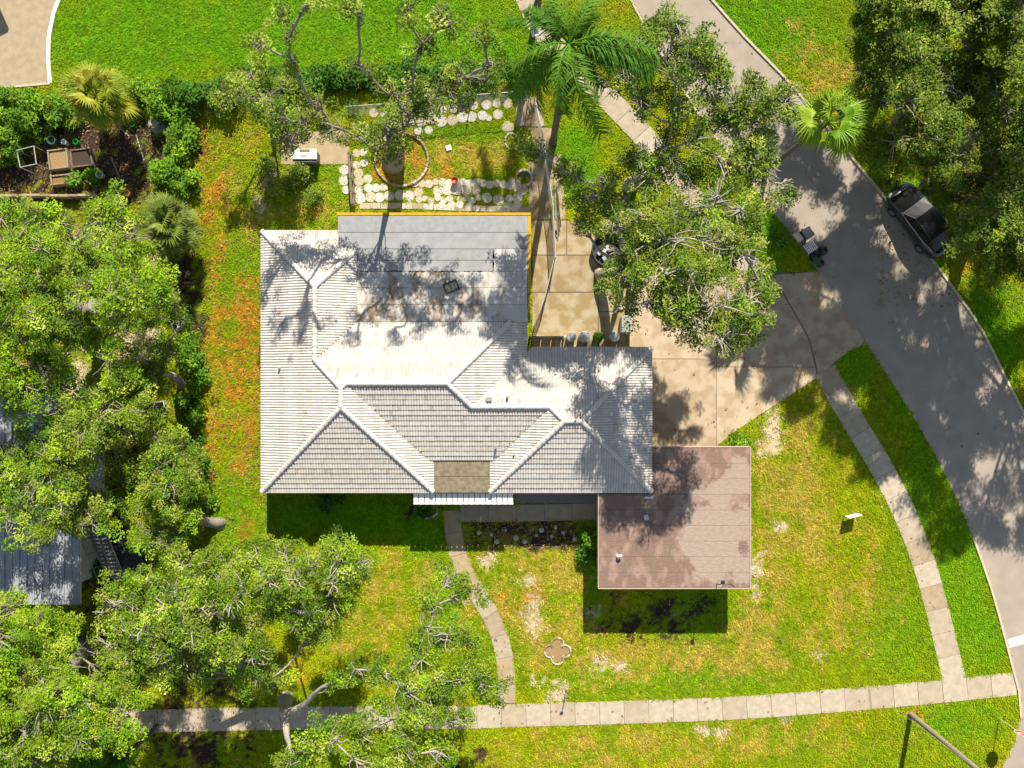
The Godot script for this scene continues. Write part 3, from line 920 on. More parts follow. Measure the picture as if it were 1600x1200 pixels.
	for s in [[-8.70, -6.30, 0.84, -5.40], [-8.70, -5.385, 0.84, -4.46], [-8.70, -4.445, 0.84, -3.49], [-1.03, -7.56, 0.84, -6.31]]:
		var im := PlaneMesh.new()
		var c := Vector3((s[0] + s[2]) / 2, 3.13, (s[1] + s[3]) / 2)
		st = stl()
		bevel_box(st, c, Vector3(s[2] - s[0], 0.05, s[3] - s[1]), 0.012)
		var o := built(flat, "membrane_sheet", st, stained)
		im = null
	# torn seam between the two coverings
	st = stl()
	for k in 120:
		var x := rng.randf_range(-8.6, -1.0)
		if absf(sin(x * 2.1)) < 0.35: continue
		box(st, Vector3(x, 3.158, -6.31 + rng.randfn() * 0.018), Vector3(rng.randf_range(0.05, 0.16), 0.012, rng.randf_range(0.02, 0.05)))
	for k in 30:
		box(st, Vector3(-1.04 + rng.randfn() * 0.015, 3.158, rng.randf_range(-7.5, -6.35)), Vector3(rng.randf_range(0.02, 0.05), 0.012, rng.randf_range(0.04, 0.14)))
	built(flat, "torn_seam", st, mats.soil).set_meta("kind", "stuff")
	# yellow edge boards
	st = stl()
	bevel_box(st, Vector3(-4.4, 3.0, -9.53), Vector3(10.9, 0.24, 0.17), 0.02)
	built(flat, "edge_board", st, mats.yellow)
	st = stl()
	bevel_box(st, Vector3(0.97, 2.98, -7.35), Vector3(0.2, 0.22, 4.5), 0.02)
	built(flat, "edge_board", st, mats.yellow)
	st = stl()
	bevel_box(st, Vector3(0.95, 2.93, -4.25), Vector3(0.14, 0.16, 1.65), 0.02)
	built(flat, "edge_board", st, mat("ochre", Color(0.5, 0.27, 0.03), 0.8, tex_blotch, 1.2))
	# brown flat roof over the entry
	for k in 2:
		st = stl()
		bevel_box(st, Vector3(-2.835, 2.80, 4.77 + k * 0.92), Vector3(3.08, 0.10 + 0.012 * k, 0.9), 0.015)
		built(h, "entry_roof_sheet", st, mat("entry_felt", Color(0.27, 0.225, 0.15), 0.9, tex_blotch, 2.6))
	# gutter, vents and pipes
	for v in [[-1.27, 0.82, 0.28, 0.12], [-0.25, 0.7, 0.07, 0.16], [-0.9, 3.55, 0.06, 0.2], [-13, -0.9, 0.07, 0.14], [0.1, 3.95, 0.05, 0.18]]:
		st = stl()
		var y := 3.75 if v[1] < 1.0 else 3.1
		if v[0] < -10: y = EAVE + PITCH * 1.2
		if v[2] > 0.2:
			bevel_box(st, Vector3(v[0], y + 0.08, v[1]), Vector3(0.34, v[3] * 2, 0.28), 0.03)
		else:
			bar(st, Vector3(v[0], y - 0.3, v[1]), Vector3(v[0], y + v[3] + 0.12, v[1]), v[2], 8)
		built(h, "roof_vent", st, mats.steel)
	# things lying on the flat roof
	var tray := thing("roof_tray", "black framed tray lying askew on the stained flat roof", "tray", Vector3(-3.4, 3.156, -5.45), 0.35)
	st = stl()
	bevel_box(st, Vector3(0, 0.02, 0), Vector3(0.74, 0.04, 0.5), 0.01)
	built(tray, "base", st, mat("tray_grey", Color(0.3, 0.27, 0.22), 0.8, tex_blotch, 0.5))
	for f in [[0, -0.27, 0.82, 0.06], [0, 0.27, 0.82, 0.06], [-0.385, 0, 0.06, 0.48], [0.385, 0, 0.06, 0.48]]:
		st = stl()
		bevel_box(st, Vector3(f[0], 0.05, f[1]), Vector3(f[2], 0.1, f[3]), 0.012)
		built(tray, "frame", st, mats.black)
	# entry canopy of narrow white panels
	var can := thing("entry_canopy", "narrow white panelled canopy over the front door", "canopy", Vector3(-2.77, 2.5, 6.2))
	for k in 18:
		st = stl()
		bevel_box(st, Vector3(-2.69 + k * 0.3165, 0.05, 0.33), Vector3(0.275, 0.05, 0.66), 0.012, Basis(Vector3.RIGHT, 0.06))
		built(can, "panel", st, mats.white)
	for z in [0.05, 0.62]:
		st = stl()
		bevel_box(st, Vector3(0, -0.02, z), Vector3(5.7, 0.08, 0.06), 0.01)
		built(can, "beam", st, mats.white)
	for x in [-2.75, -1.6, 1.5, 2.75]:
		st = stl()
		bar(st, Vector3(x, -2.5, 0.6), Vector3(x, -0.05, 0.6), 0.04, 8)
		built(can, "post", st, mats.white)

func stained_material() -> StandardMaterial3D:
	# white membrane with brown stains in streaks running to the front, as on the flat roof
	var W := 320; var Hh := 192
	var im := Image.create(W, Hh, false, Image.FORMAT_RGB8)
	var a := FastNoiseLite.new(); a.seed = 51; a.frequency = 0.022; a.fractal_octaves = 4
	var b := FastNoiseLite.new(); b.seed = 52; b.frequency = 0.09; b.fractal_octaves = 4
	for y in Hh:
		for x in W:
			# covers x -9..1, z -8..-3
			var X := -9.0 + 10.0 * x / W
			var s := a.get_noise_2d(x * 1.5, y * 0.45) * 0.9 + b.get_noise_2d(x, y * 0.6) * 0.7
			var w := 0.42 - 0.55 * clampf((X + 2.2) / 1.4, 0, 1)
			w -= 0.12 * clampf((-8.0 - X) / 0.5, 0, 1)
			var k := clampf((s + w - 0.02) * 1.5, 0, 1)
			var c := Color(0.47, 0.45, 0.43).lerp(Color(0.33, 0.275, 0.225), k)
			c = c.lerp(Color(0.17, 0.085, 0.04), clampf((s + w - 0.55) * 1.5, 0, 0.85))
			im.set_pixel(x, y, c.linear_to_srgb())
	var m := StandardMaterial3D.new()
	m.albedo_texture = ImageTexture.create_from_image(im)
	m.uv1_triplanar = true; m.uv1_world_triplanar = true
	m.uv1_scale = Vector3(0.1, 0.1, 0.2)
	m.uv1_offset = Vector3(0.9, 0, 1.6)
	m.roughness = 0.8
	return m

# ================================================================ carport
func carport() -> void:
	var t := thing("carport", "square carport with a stained reddish brown felt roof", "carport", Vector3(9.2, 0, 7.6))
	var org := t.position
	var W := 256
	var im := Image.create(W, W, false, Image.FORMAT_RGB8)
	var a := FastNoiseLite.new(); a.seed = 71; a.frequency = 0.02; a.fractal_octaves = 4
	var b := FastNoiseLite.new(); b.seed = 72; b.frequency = 0.16; b.fractal_octaves = 3
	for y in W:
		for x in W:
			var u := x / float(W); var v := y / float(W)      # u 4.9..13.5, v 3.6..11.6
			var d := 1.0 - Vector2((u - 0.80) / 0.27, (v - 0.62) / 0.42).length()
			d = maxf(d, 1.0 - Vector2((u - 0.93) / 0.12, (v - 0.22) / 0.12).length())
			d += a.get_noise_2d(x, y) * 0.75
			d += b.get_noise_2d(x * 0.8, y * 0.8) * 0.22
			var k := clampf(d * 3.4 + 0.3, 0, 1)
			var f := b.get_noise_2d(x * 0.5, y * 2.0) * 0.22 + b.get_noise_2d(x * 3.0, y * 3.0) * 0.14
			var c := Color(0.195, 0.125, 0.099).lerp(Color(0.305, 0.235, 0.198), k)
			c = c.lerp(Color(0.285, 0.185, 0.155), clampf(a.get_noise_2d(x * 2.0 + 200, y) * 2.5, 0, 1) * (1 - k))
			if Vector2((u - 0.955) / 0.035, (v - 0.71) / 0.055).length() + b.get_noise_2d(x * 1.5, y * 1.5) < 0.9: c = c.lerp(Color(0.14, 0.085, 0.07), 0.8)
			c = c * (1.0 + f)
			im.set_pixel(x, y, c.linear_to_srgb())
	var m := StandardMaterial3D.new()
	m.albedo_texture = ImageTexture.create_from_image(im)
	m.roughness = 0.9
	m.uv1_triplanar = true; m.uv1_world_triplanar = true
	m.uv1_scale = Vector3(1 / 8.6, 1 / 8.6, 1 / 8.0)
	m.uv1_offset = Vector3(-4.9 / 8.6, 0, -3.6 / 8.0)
	var x0 := 4.93; var x1 := 13.5
	var st := stl()
	prism(st, PackedVector2Array([Vector2(7.98, 3.6), Vector2(x1, 3.6), Vector2(x1, 11.57), Vector2(x0, 11.57), Vector2(x0, 6.22), Vector2(7.98, 6.22)]), 2.46, 2.62, org)
	built(t, "roof_deck", st, mats.wood)
	var z := 3.62
	while z < 11.5:
		var z1 := minf(z + 0.883, 11.55)
		st = stl()
		var l := 7.99 if z < 6.2 else x0
		if z < 6.2 and z1 > 6.24:
			prism(st, PackedVector2Array([Vector2(7.99, z), Vector2(x1 - 0.01, z), Vector2(x1 - 0.01, z1 - 0.012), Vector2(x0 + 0.01, z1 - 0.012), Vector2(x0 + 0.01, 6.24), Vector2(7.99, 6.24)]), 2.615, 2.665, org)
		else:
			prism(st, PackedVector2Array([Vector2(l + 0.01, z), Vector2(x1 - 0.01, z), Vector2(x1 - 0.01, z1 - 0.012), Vector2(l + 0.01, z1 - 0.012)]), 2.615, 2.66 + rng.randf() * 0.012, org)
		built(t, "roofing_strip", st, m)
		z = z1
	for f in [[(x0 + x1) / 2, 11.60, x1 - x0 + 0.1, 0.06], [x1 + 0.03, 7.6, 0.06, 8.0], [x0 - 0.03, 8.9, 0.06, 5.4], [(7.98 + x1) / 2, 3.57, x1 - 7.98, 0.06]]:
		st = stl()
		bevel_box(st, Vector3(f[0], 2.58, f[1]) - org, Vector3(f[2], 0.22, f[3]), 0.01)
		built(t, "fascia", st, mat("fascia", Color(0.42, 0.31, 0.26), 0.7))
	for p in [[5.3, 11.2], [9.2, 11.2], [13.1, 11.2], [13.1, 7.5], [13.1, 4.0], [8.4, 4.0], [5.3, 7.2]]:
		st = stl()
		bevel_box(st, Vector3(p[0], 1.23, p[1]) - org, Vector3(0.12, 2.46, 0.12), 0.01)
		built(t, "post", st, mats.white)
	st = stl()
	prism(st, PackedVector2Array([Vector2(5.1, 6.0), Vector2(13.2, 6.0), Vector2(13.2, 11.3), Vector2(5.1, 11.3)]), 0.0, 0.05, org)
	built(t, "floor_slab", st, mats.concrete_c)
	keep_off(PackedVector2Array([Vector2(5.1, 3.8), Vector2(13.2, 3.8), Vector2(13.2, 11.3), Vector2(5.1, 11.3)]))
	# walls of the store under the roof close off the light
	st = stl()
	box(st, Vector3(13.0, 1.2, 8.0) - org, Vector3(0.1, 2.4, 6.6))
	box(st, Vector3(9.2, 1.2, 11.25) - org, Vector3(7.6, 2.4, 0.1))
	box(st, Vector3(5.25, 1.2, 8.8) - org, Vector3(0.1, 2.4, 4.8))
	built(t, "wall", st, mats.stucco)
	for v in [[7.6, 2.66, 7.55, 0.26, 0.14, 0.3], [7.75, 2.68, 6.45, 0.5, 0.05, 0.14]]:
		st = stl()
		bevel_box(st, Vector3(v[0], v[1] + v[4] / 2, v[2]) - org, Vector3(v[3], v[4], v[5]), 0.02, Basis(Vector3.UP, 0.25 if v[3] < 0.4 else 0.0))
		built(t, "roof_vent", st, mats.galv)
	# mast with a bent arm at the front edge, and a short white spout
	var ms := thing("antenna_mast", "thin dark mast with a loose cable at the carport front edge", "antenna", Vector3(11.62, 2.66, 11.35))
	st = stl()
	tube(st, [Vector3(0, -0.03, 0), Vector3(0.02, 0.5, -0.1), Vector3(0.06, 0.9, -0.35)], [0.03, 0.026, 0.022], 6)
	built(ms, "pole", st, mats.black)
	st = stl()
	lathe(st, [[0.0, 0.86], [0.11, 0.88], [0.13, 0.95], [0.0, 1.0]], Vector3(0.06, 0, -0.36), 10)
	built(ms, "head", st, mats.black)
	st = stl()
	tube(st, [Vector3(0.06, 0.9, -0.34), Vector3(0.4, 0.35, -0.35), Vector3(0.75, 0.05, -0.05), Vector3(1.05, 0.02, 0.2)], [0.012, 0.012, 0.012, 0.012], 4)
	built(ms, "cable", st, mats.black)
	var sp := thing("vent_spout", "small white bent vent spout on the carport roof", "vent", Vector3(5.98, 2.66, 9.75))
	st = stl()
	tube(st, [Vector3(0, -0.02, 0), Vector3(0, 0.22, 0), Vector3(0.1, 0.3, -0.05), Vector3(0.2, 0.26, -0.1)], [0.06, 0.06, 0.06, 0.07], 8)
	built(sp, "pipe", st, mats.white)
	st = stl()
	lathe(st, [[0.12, -0.01], [0.11, 0.02], [0.06, 0.04]], Vector3.ZERO, 10)
	built(sp, "flange", st, mats.steel)

# ================================================================ neighbours
func neighbours() -> void:
	var t := thing("metal_roof_house", "neighbouring house with a dark grey ribbed metal roof under oaks", "house", Vector3(-30, 0, 5.6))
	var org := t.position
	keep_off(PackedVector2Array([Vector2(-45, 0.5), Vector2(-24.6, 0.5), Vector2(-24.6, 11.6), Vector2(-45, 11.6)]))
	var st := stl()
	box(st, Vector3(-34.5, 1.6, 6.2) - org, Vector3(19.0, 3.2, 10.6))
	built(t, "wall", st, mats.stucco)
	st = stl()
	box(st, Vector3(-34.5, 3.27, 6.3) - org, Vector3(20.8, 0.14, 11.9))
	built(t, "roof_deck", st, mats.deck)
	var rm := mat("metal_roof", Color(0.34, 0.37, 0.41), 0.5, tex_grain, 2.2)
	for k in 50:
		st = stl()
		var x := -44.7 + k * 0.416
		bevel_box(st, Vector3(x, 3.36, 6.3) - org, Vector3(0.405, 0.035, 12.0), 0.008)
		box(st, Vector3(x + 0.2, 3.395, 6.3) - org, Vector3(0.035, 0.06, 11.98))
		built(t, "roof_panel", st, rm)
	# lean-to with pale sheet between the trees
	var l := thing("lean_to", "small pale sheet lean-to roof beside the metal roofed house", "shed", at(166, 715))
	st = stl()
	box(st, Vector3(-0.3, 2.3, 0.0), Vector3(1.2, 0.07, 4.4), Basis(Vector3(0, 0, 1), -0.1))
	built(l, "roof", st, mat("dark_sheet", Color(0.2, 0.18, 0.17), 0.8))
	st = stl()
	box(st, Vector3(0.72, 2.2, 0.6), Vector3(0.85, 0.05, 2.6), Basis(Vector3(0, 0, 1), -0.12))
	built(l, "sheet", st, mat("pale_sheet", Color(0.55, 0.56, 0.58), 0.7))
	for p in [[-0.8, -2.0], [-0.8, 2.0], [1.0, -0.6], [1.0, 1.8]]:
		st = stl()
		bar(st, Vector3(p[0], 0, p[1]), Vector3(p[0], 2.2, p[1]), 0.05)
		built(l, "post", st, mats.wood)
	# outside stair and landing
	var s := thing("outside_stair", "grey wooden stair with narrow treads beside the neighbour's house", "stair", at(180, 850))
	for k in 14:
		st = stl()
		bevel_box(st, Vector3(0.1, 0.18 + k * 0.17, 1.9 - k * 0.27), Vector3(0.95, 0.045, 0.24), 0.01)
		built(s, "tread", st, mat("grey_wood", Color(0.30, 0.30, 0.31), 0.85, tex_blotch, 0.8))
	for x in [-0.42, 0.62]:
		st = stl()
		tube(st, [Vector3(x, 0.05, 2.1), Vector3(x, 2.45, -1.75)], [0.06, 0.06], 4)
		tube(st, [Vector3(x, 0.95, 2.1), Vector3(x, 3.3, -1.75)], [0.035, 0.035], 4)
		for k in 5: bar(st, Vector3(x, 0.1 + k * 0.6, 2.05 - k * 0.95), Vector3(x, 0.98 + k * 0.6, 2.05 - k * 0.95), 0.03, 4)
		built(s, "railing", st, mats.grey_wood)
	var d := thing("timber_deck", "low dark timber deck at the foot of the grey stair", "deck", at(208, 868))
	for k in 11:
		st = stl()
		bevel_box(st, Vector3(0, 0.35, -0.85 + k * 0.155), Vector3(1.5, 0.04, 0.145), 0.008)
		built(d, "plank", st, mat("dark_plank", Color(0.06, 0.06, 0.065), 0.8, tex_blotch, 0.8))
	for p in [[-0.65, -0.7], [0.65, -0.7], [-0.65, 0.6], [0.65, 0.6]]:
		st = stl()
		box(st, Vector3(p[0], 0.165, p[1]), Vector3(0.1, 0.33, 0.1))
		built(d, "post", st, mats.wood)
	# grey roof corner of the house at the top left
	var c := thing("corner_house", "corner of a grey roof above the round drive at top left", "house", at(-60, -40))
	st = stl()
	box(st, Vector3(-0.6, 1.5, -0.6), Vector3(6.2, 3.0, 2.4), Basis(Vector3.UP, 0.42))
	built(c, "wall", st, mats.stucco)
	st = stl()
	bevel_box(st, Vector3(-0.4, 3.1, -0.55), Vector3(7.2, 0.2, 3.2), 0.03, Basis(Vector3.UP, 0.42))
	built(c, "roof", st, mat("slate", Color(0.10, 0.115, 0.14), 0.8, tex_grain, 2.0))

# ================================================================ back yard
func back_yard() -> void:
	var st: SurfaceTool
	# round stepping stones
	var path := Node3D.new()
	path.name = "stepping_stones"; path.set_meta("kind", "structure"); add_child(path)
	var disc := []
	for k in 3:
		st = stl()
		var prof := [[0.5, 0.0], [0.5, 0.055], [0.475, 0.07], [0.0, 0.072]]
		if k == 1: prof = [[0.5, 0.0], [0.49, 0.06], [0.46, 0.068], [0.3, 0.070], [0.0, 0.071]]
		lathe(st, prof, Vector3.ZERO, 14)
		disc.append(done(st))
	var sm := [mat("paver_a", Color(0.7, 0.64, 0.55), 0.9, tex_blotch, 1.3), mat("paver_b", Color(0.66, 0.58, 0.46), 0.9, tex_blotch, 1.1), mat("paver_c", Color(0.74, 0.7, 0.63), 0.9, tex_blotch, 1.7), mat("paver_d", Color(0.6, 0.51, 0.37), 0.9, tex_blotch, 0.9)]
	var placed := []
	var stones := [[660, 174, 17], [677, 173, 15], [692, 172, 12], [708, 170, 14], [724, 168, 13], [739, 165, 15], [760, 164, 14], [776, 162, 13], [793, 162, 14], [658, 191, 15], [674, 186, 16], [689, 189, 18], [707, 188, 16], [722, 184, 16], [737, 183, 15], [754, 181, 14], [778, 179, 14], [643, 189, 14], [642, 176, 12], [794, 199, 18], [654, 205, 12], [670, 204, 12], [764, 185, 9], [631, 178, 13], [628, 192, 13], [616, 176, 12], [600, 178, 12], [584, 177, 13],
		[538, 266, 15], [537, 282, 15], [541, 297, 12], [557, 240, 12], [568, 238, 12], [557, 247, 13], [568, 246, 13], [557, 258, 12], [569, 255, 12], [560, 271, 14], [575, 280, 13], [561, 284, 14], [561, 297, 13], [576, 294, 13], [563, 310, 16], [579, 308, 15], [593, 309, 15], [608, 306, 15], [625, 305, 15], [640, 306, 15], [654, 301, 14], [588, 294, 12], [600, 293, 12]]
	for k in 16: stones.append([649 + k * 10.6, 287 - 0.03 * k * 5 + (k % 3) * 1.5 - 3.0 * sin(k * 0.3), 10.5 + (k * 7 % 3)])
	for k in 11: stones.append([670 + k * 14.6, 297 - k * 0.25 + (k * 5 % 3), 14.0 + (k * 5 % 4)])
	for k in 10: stones.append([655 + k * 9.6 + (k / 6) * 6, 312 - (k % 2) * 3.0 + (k % 3), 10 + (k * 3 % 3)])
	for k in [[728, 311, 12], [745, 314, 17], [761, 309, 15], [779, 312, 17], [796, 310, 11], [809, 309, 14], [793, 324, 15], [808, 324, 15], [690, 321, 10], [706, 320, 12], [719, 320, 11], [734, 321, 9], [672, 318, 10], [655, 318, 10], [640, 319, 9], [805, 295, 9], [819, 300, 7], [800, 282, 9], [787, 285, 10]]: stones.append(k)
	for s in stones:
		var v := at2(s[0], s[1])
		var r: float = s[2] / 25.84 * 0.56
		var clash := false
		for p in placed:
			if v.distance_to(p[0]) < (r + p[1]) * 0.68: clash = true
		if clash: continue
		placed.append([v, r])
		var o := part(path, "stepping_stone", disc[rng.randi() % 3], sm[rng.randi() % 4])
		o.transform = Transform3D(Basis(Vector3.UP, rng.randf() * TAU).scaled(Vector3(r * 2.0, 1, r * 2.0 * rng.randf_range(0.93, 1.05))), Vector3(v.x, rng.randf_range(-0.035, -0.005), v.y))
		var ring := PackedVector2Array()
		for k in 10: ring.append(v + Vector2(cos(k * TAU / 10), sin(k * TAU / 10)) * r * 0.92)
		keep_off(ring)
	# strip of flags against the rear wall
	slab_path("rear_flags", plan([562, 322, 640, 322, 720, 325, 826, 328]), 0.35, 0.62, 0.05, [mats.stone_pale, mats.walk_a, mats.walk_c], mats.soil)
	# rings of edging
	edging("planter_ring", "large round planter of pale edging stones around the oak trunk", 628, 250, 41, 41, 30, 0.14, [mats.stone_pale, mats.brick, mats.wood_pale])
	edging("planter_ring", "small round planter with a dark ornament at the lawn corner", 819, 279, 12, 12, 12, 0.2, [mats.stone_pale, mats.wood, mats.stone_pale])
	edging("planter_ring", "thin pale stone ring laid in the rear lawn near the gate", 800, 221, 11, 12, 14, 0.08, [mats.stone_pale])
	var or2 := thing("garden_ornament", "small dark garden ornament standing in the small round planter", "ornament", at(818, 277))
	st = stl()
	lathe(st, [[0.16, 0.0], [0.17, 0.1], [0.07, 0.16], [0.06, 0.4], [0.15, 0.5], [0.17, 0.58], [0.05, 0.6], [0.07, 0.75], [0.0, 0.82]], Vector3.ZERO, 10)
	built(or2, "figure", st, mat("iron", Color(0.07, 0.065, 0.06), 0.6))
	var pot := thing("plant_pot", "small red clay pot on the pavers behind the house", "pot", at(711, 284))
	st = stl()
	lathe(st, [[0.0, 0.01], [0.14, 0.01], [0.19, 0.34], [0.21, 0.34], [0.21, 0.42], [0.18, 0.42], [0.17, 0.3], [0.0, 0.3]], Vector3.ZERO, 14)
	built(pot, "bowl", st, mat("clay", Color(0.5, 0.12, 0.05), 0.7))
	var cube := thing("lawn_block", "small white square block lying in the rear lawn", "block", at(701, 232), 0.3)
	st = stl()
	bevel_box(st, Vector3(0, 0.07, 0), Vector3(0.32, 0.14, 0.32), 0.02)
	built(cube, "block", st, mats.white)
	# white cabinet with a dark slatted front on the pad
	var cab := thing("outdoor_grill", "white topped outdoor cabinet with dark front on the concrete pad", "cabinet", at(482, 250))
	st = stl()
	bevel_box(st, Vector3(0, 0.45, 0), Vector3(1.42, 0.8, 0.62), 0.03)
	built(cab, "body", st, mat("cab_dark", Color(0.07, 0.075, 0.085), 0.5))
	st = stl()
	bevel_box(st, Vector3(0, 0.90, -0.06), Vector3(1.5, 0.1, 0.62), 0.03)
	var lid := built(cab, "top", st, mats.white)
	for k in 4:
		st = stl()
		box(st, Vector3(-0.13 + k * 0.09, 0.955, 0.06), Vector3(0.05, 0.012, 0.14))
		built(lid, "grille_slot", st, mats.black)
	for k in 9:
		st = stl()
		bar(st, Vector3(-0.62 + k * 0.155, 0.12, 0.335), Vector3(-0.62 + k * 0.155, 0.8, 0.335), 0.02, 5)
		built(cab, "front_bar", st, mats.steel)
	st = stl()
	bar(st, Vector3(-0.7, 0.82, 0.36), Vector3(0.7, 0.82, 0.36), 0.025, 6)
	built(cab, "handle", st, mats.steel)
	st = stl()
	bevel_box(st, Vector3(0.05, 0.97, -0.28), Vector3(0.62, 0.06, 0.12), 0.02)
	built(cab, "board", st, mats.wood_pale)
	# fences
	chain_fence("chain_fence", "chain link fence across the far side of the rear yard", plan([549, 181, 606, 177, 665, 171, 735, 164, 826, 157]), 1.45)
	chain_fence("chain_fence", "chain link fence running down beside the patio and royal palm", plan([834, 166, 846, 222, 862, 330, 866, 408]), 1.45)
	chain_fence("chain_fence", "short angled chain link gate at the house corner patio", plan([864, 410, 850, 468, 834, 512]), 1.2)
	var wf := thing("wood_fence", "low weathered timber fence between the pad and the pavers", "fence", at(550, 285))
	for k in 5:
		st = stl()
		bevel_box(st, Vector3(rng.randf_range(-0.02, 0.02) + k * 0.05, 0.5, -1.5 + k * 0.75), Vector3(0.1, 1.0, 0.1), 0.01)
		built(wf, "post", st, mats.wood)
	for y in [0.35, 0.95]:
		for k in 2:
			st = stl()
			bevel_box(st, Vector3(0.05 + k * 0.1, y, -0.76 + k * 1.5), Vector3(0.14, 0.05, 1.49), 0.01, Basis(Vector3.UP, 0.06))
			built(wf, "rail", st, mats.wood)

func edging(called: String, label: String, px: float, py: float, rx: float, ry: float, n: int, h: float, m: Array) -> void:
	var c := at(px, py)
	var t := thing(called, label, "planter", c)
	var R := Vector2(rx, ry) / 25.84
	for k in n:
		var a := TAU * k / n
		var st := stl()
		var w := TAU * R.x / n * 0.94
		bevel_box(st, Vector3.ZERO, Vector3(w, h + 0.05 + rng.randf() * 0.04, 0.13 if h > 0.1 else 0.09), 0.02)
		var o := built(t, "edging_stone", st, m[rng.randi() % m.size()])
		o.position = Vector3(cos(a) * R.x, h * 0.5, sin(a) * R.y)
		o.rotation.y = -a + PI / 2 + rng.randf_range(-0.08, 0.08)

func chain_fence(called: String, label: String, pts: PackedVector2Array, h: float) -> void:
	var o := Vector3(pts[0].x, 0, pts[0].y)
	var t := thing(called, label, "fence", o)
	for i in pts.size() - 1:
		var a := Vector3(pts[i].x, 0, pts[i].y) - o; var b := Vector3(pts[i + 1].x, 0, pts[i + 1].y) - o
		var n := maxi(1, roundi(a.distance_to(b) / 2.4))
		for k in n:
			var p := a.lerp(b, float(k) / n); var q := a.lerp(b, float(k + 1) / n)
			var st := stl()
			bar(st, p, p + Vector3(0, h + 0.05, 0), 0.03)
			built(t, "post", st, mats.galv)
			st = stl()
			bar(st, p + Vector3(0, h, 0), q + Vector3(0, h, 0), 0.025)
			built(t, "rail", st, mats.galv)
			st = stl()
			var l := p.distance_to(q); var d := (q - p) / l
			var s := -h
			while s < l:
				for dir in [0, 1]:
					var s0 := maxf(s, 0); var s1 := minf(s + h, l)
					var y0 := s0 - s; var y1 := s1 - s
					if dir: y0 = h - y0; y1 = h - y1
					tube(st, [p + d * s0 + Vector3(0, y0 + 0.02, 0), p + d * s1 + Vector3(0, y1 * 0.98 + 0.02, 0)], [0.0045, 0.0045], 3, false)
				s += 0.1
			built(t, "wire_mesh", st, mats.galv).set_meta("kind", "stuff")
	var e := Vector3(pts[pts.size() - 1].x, 0, pts[pts.size() - 1].y) - o
	var u := stl()
	bar(u, e, e + Vector3(0, h + 0.05, 0), 0.03)
	built(t, "post", u, mats.galv)

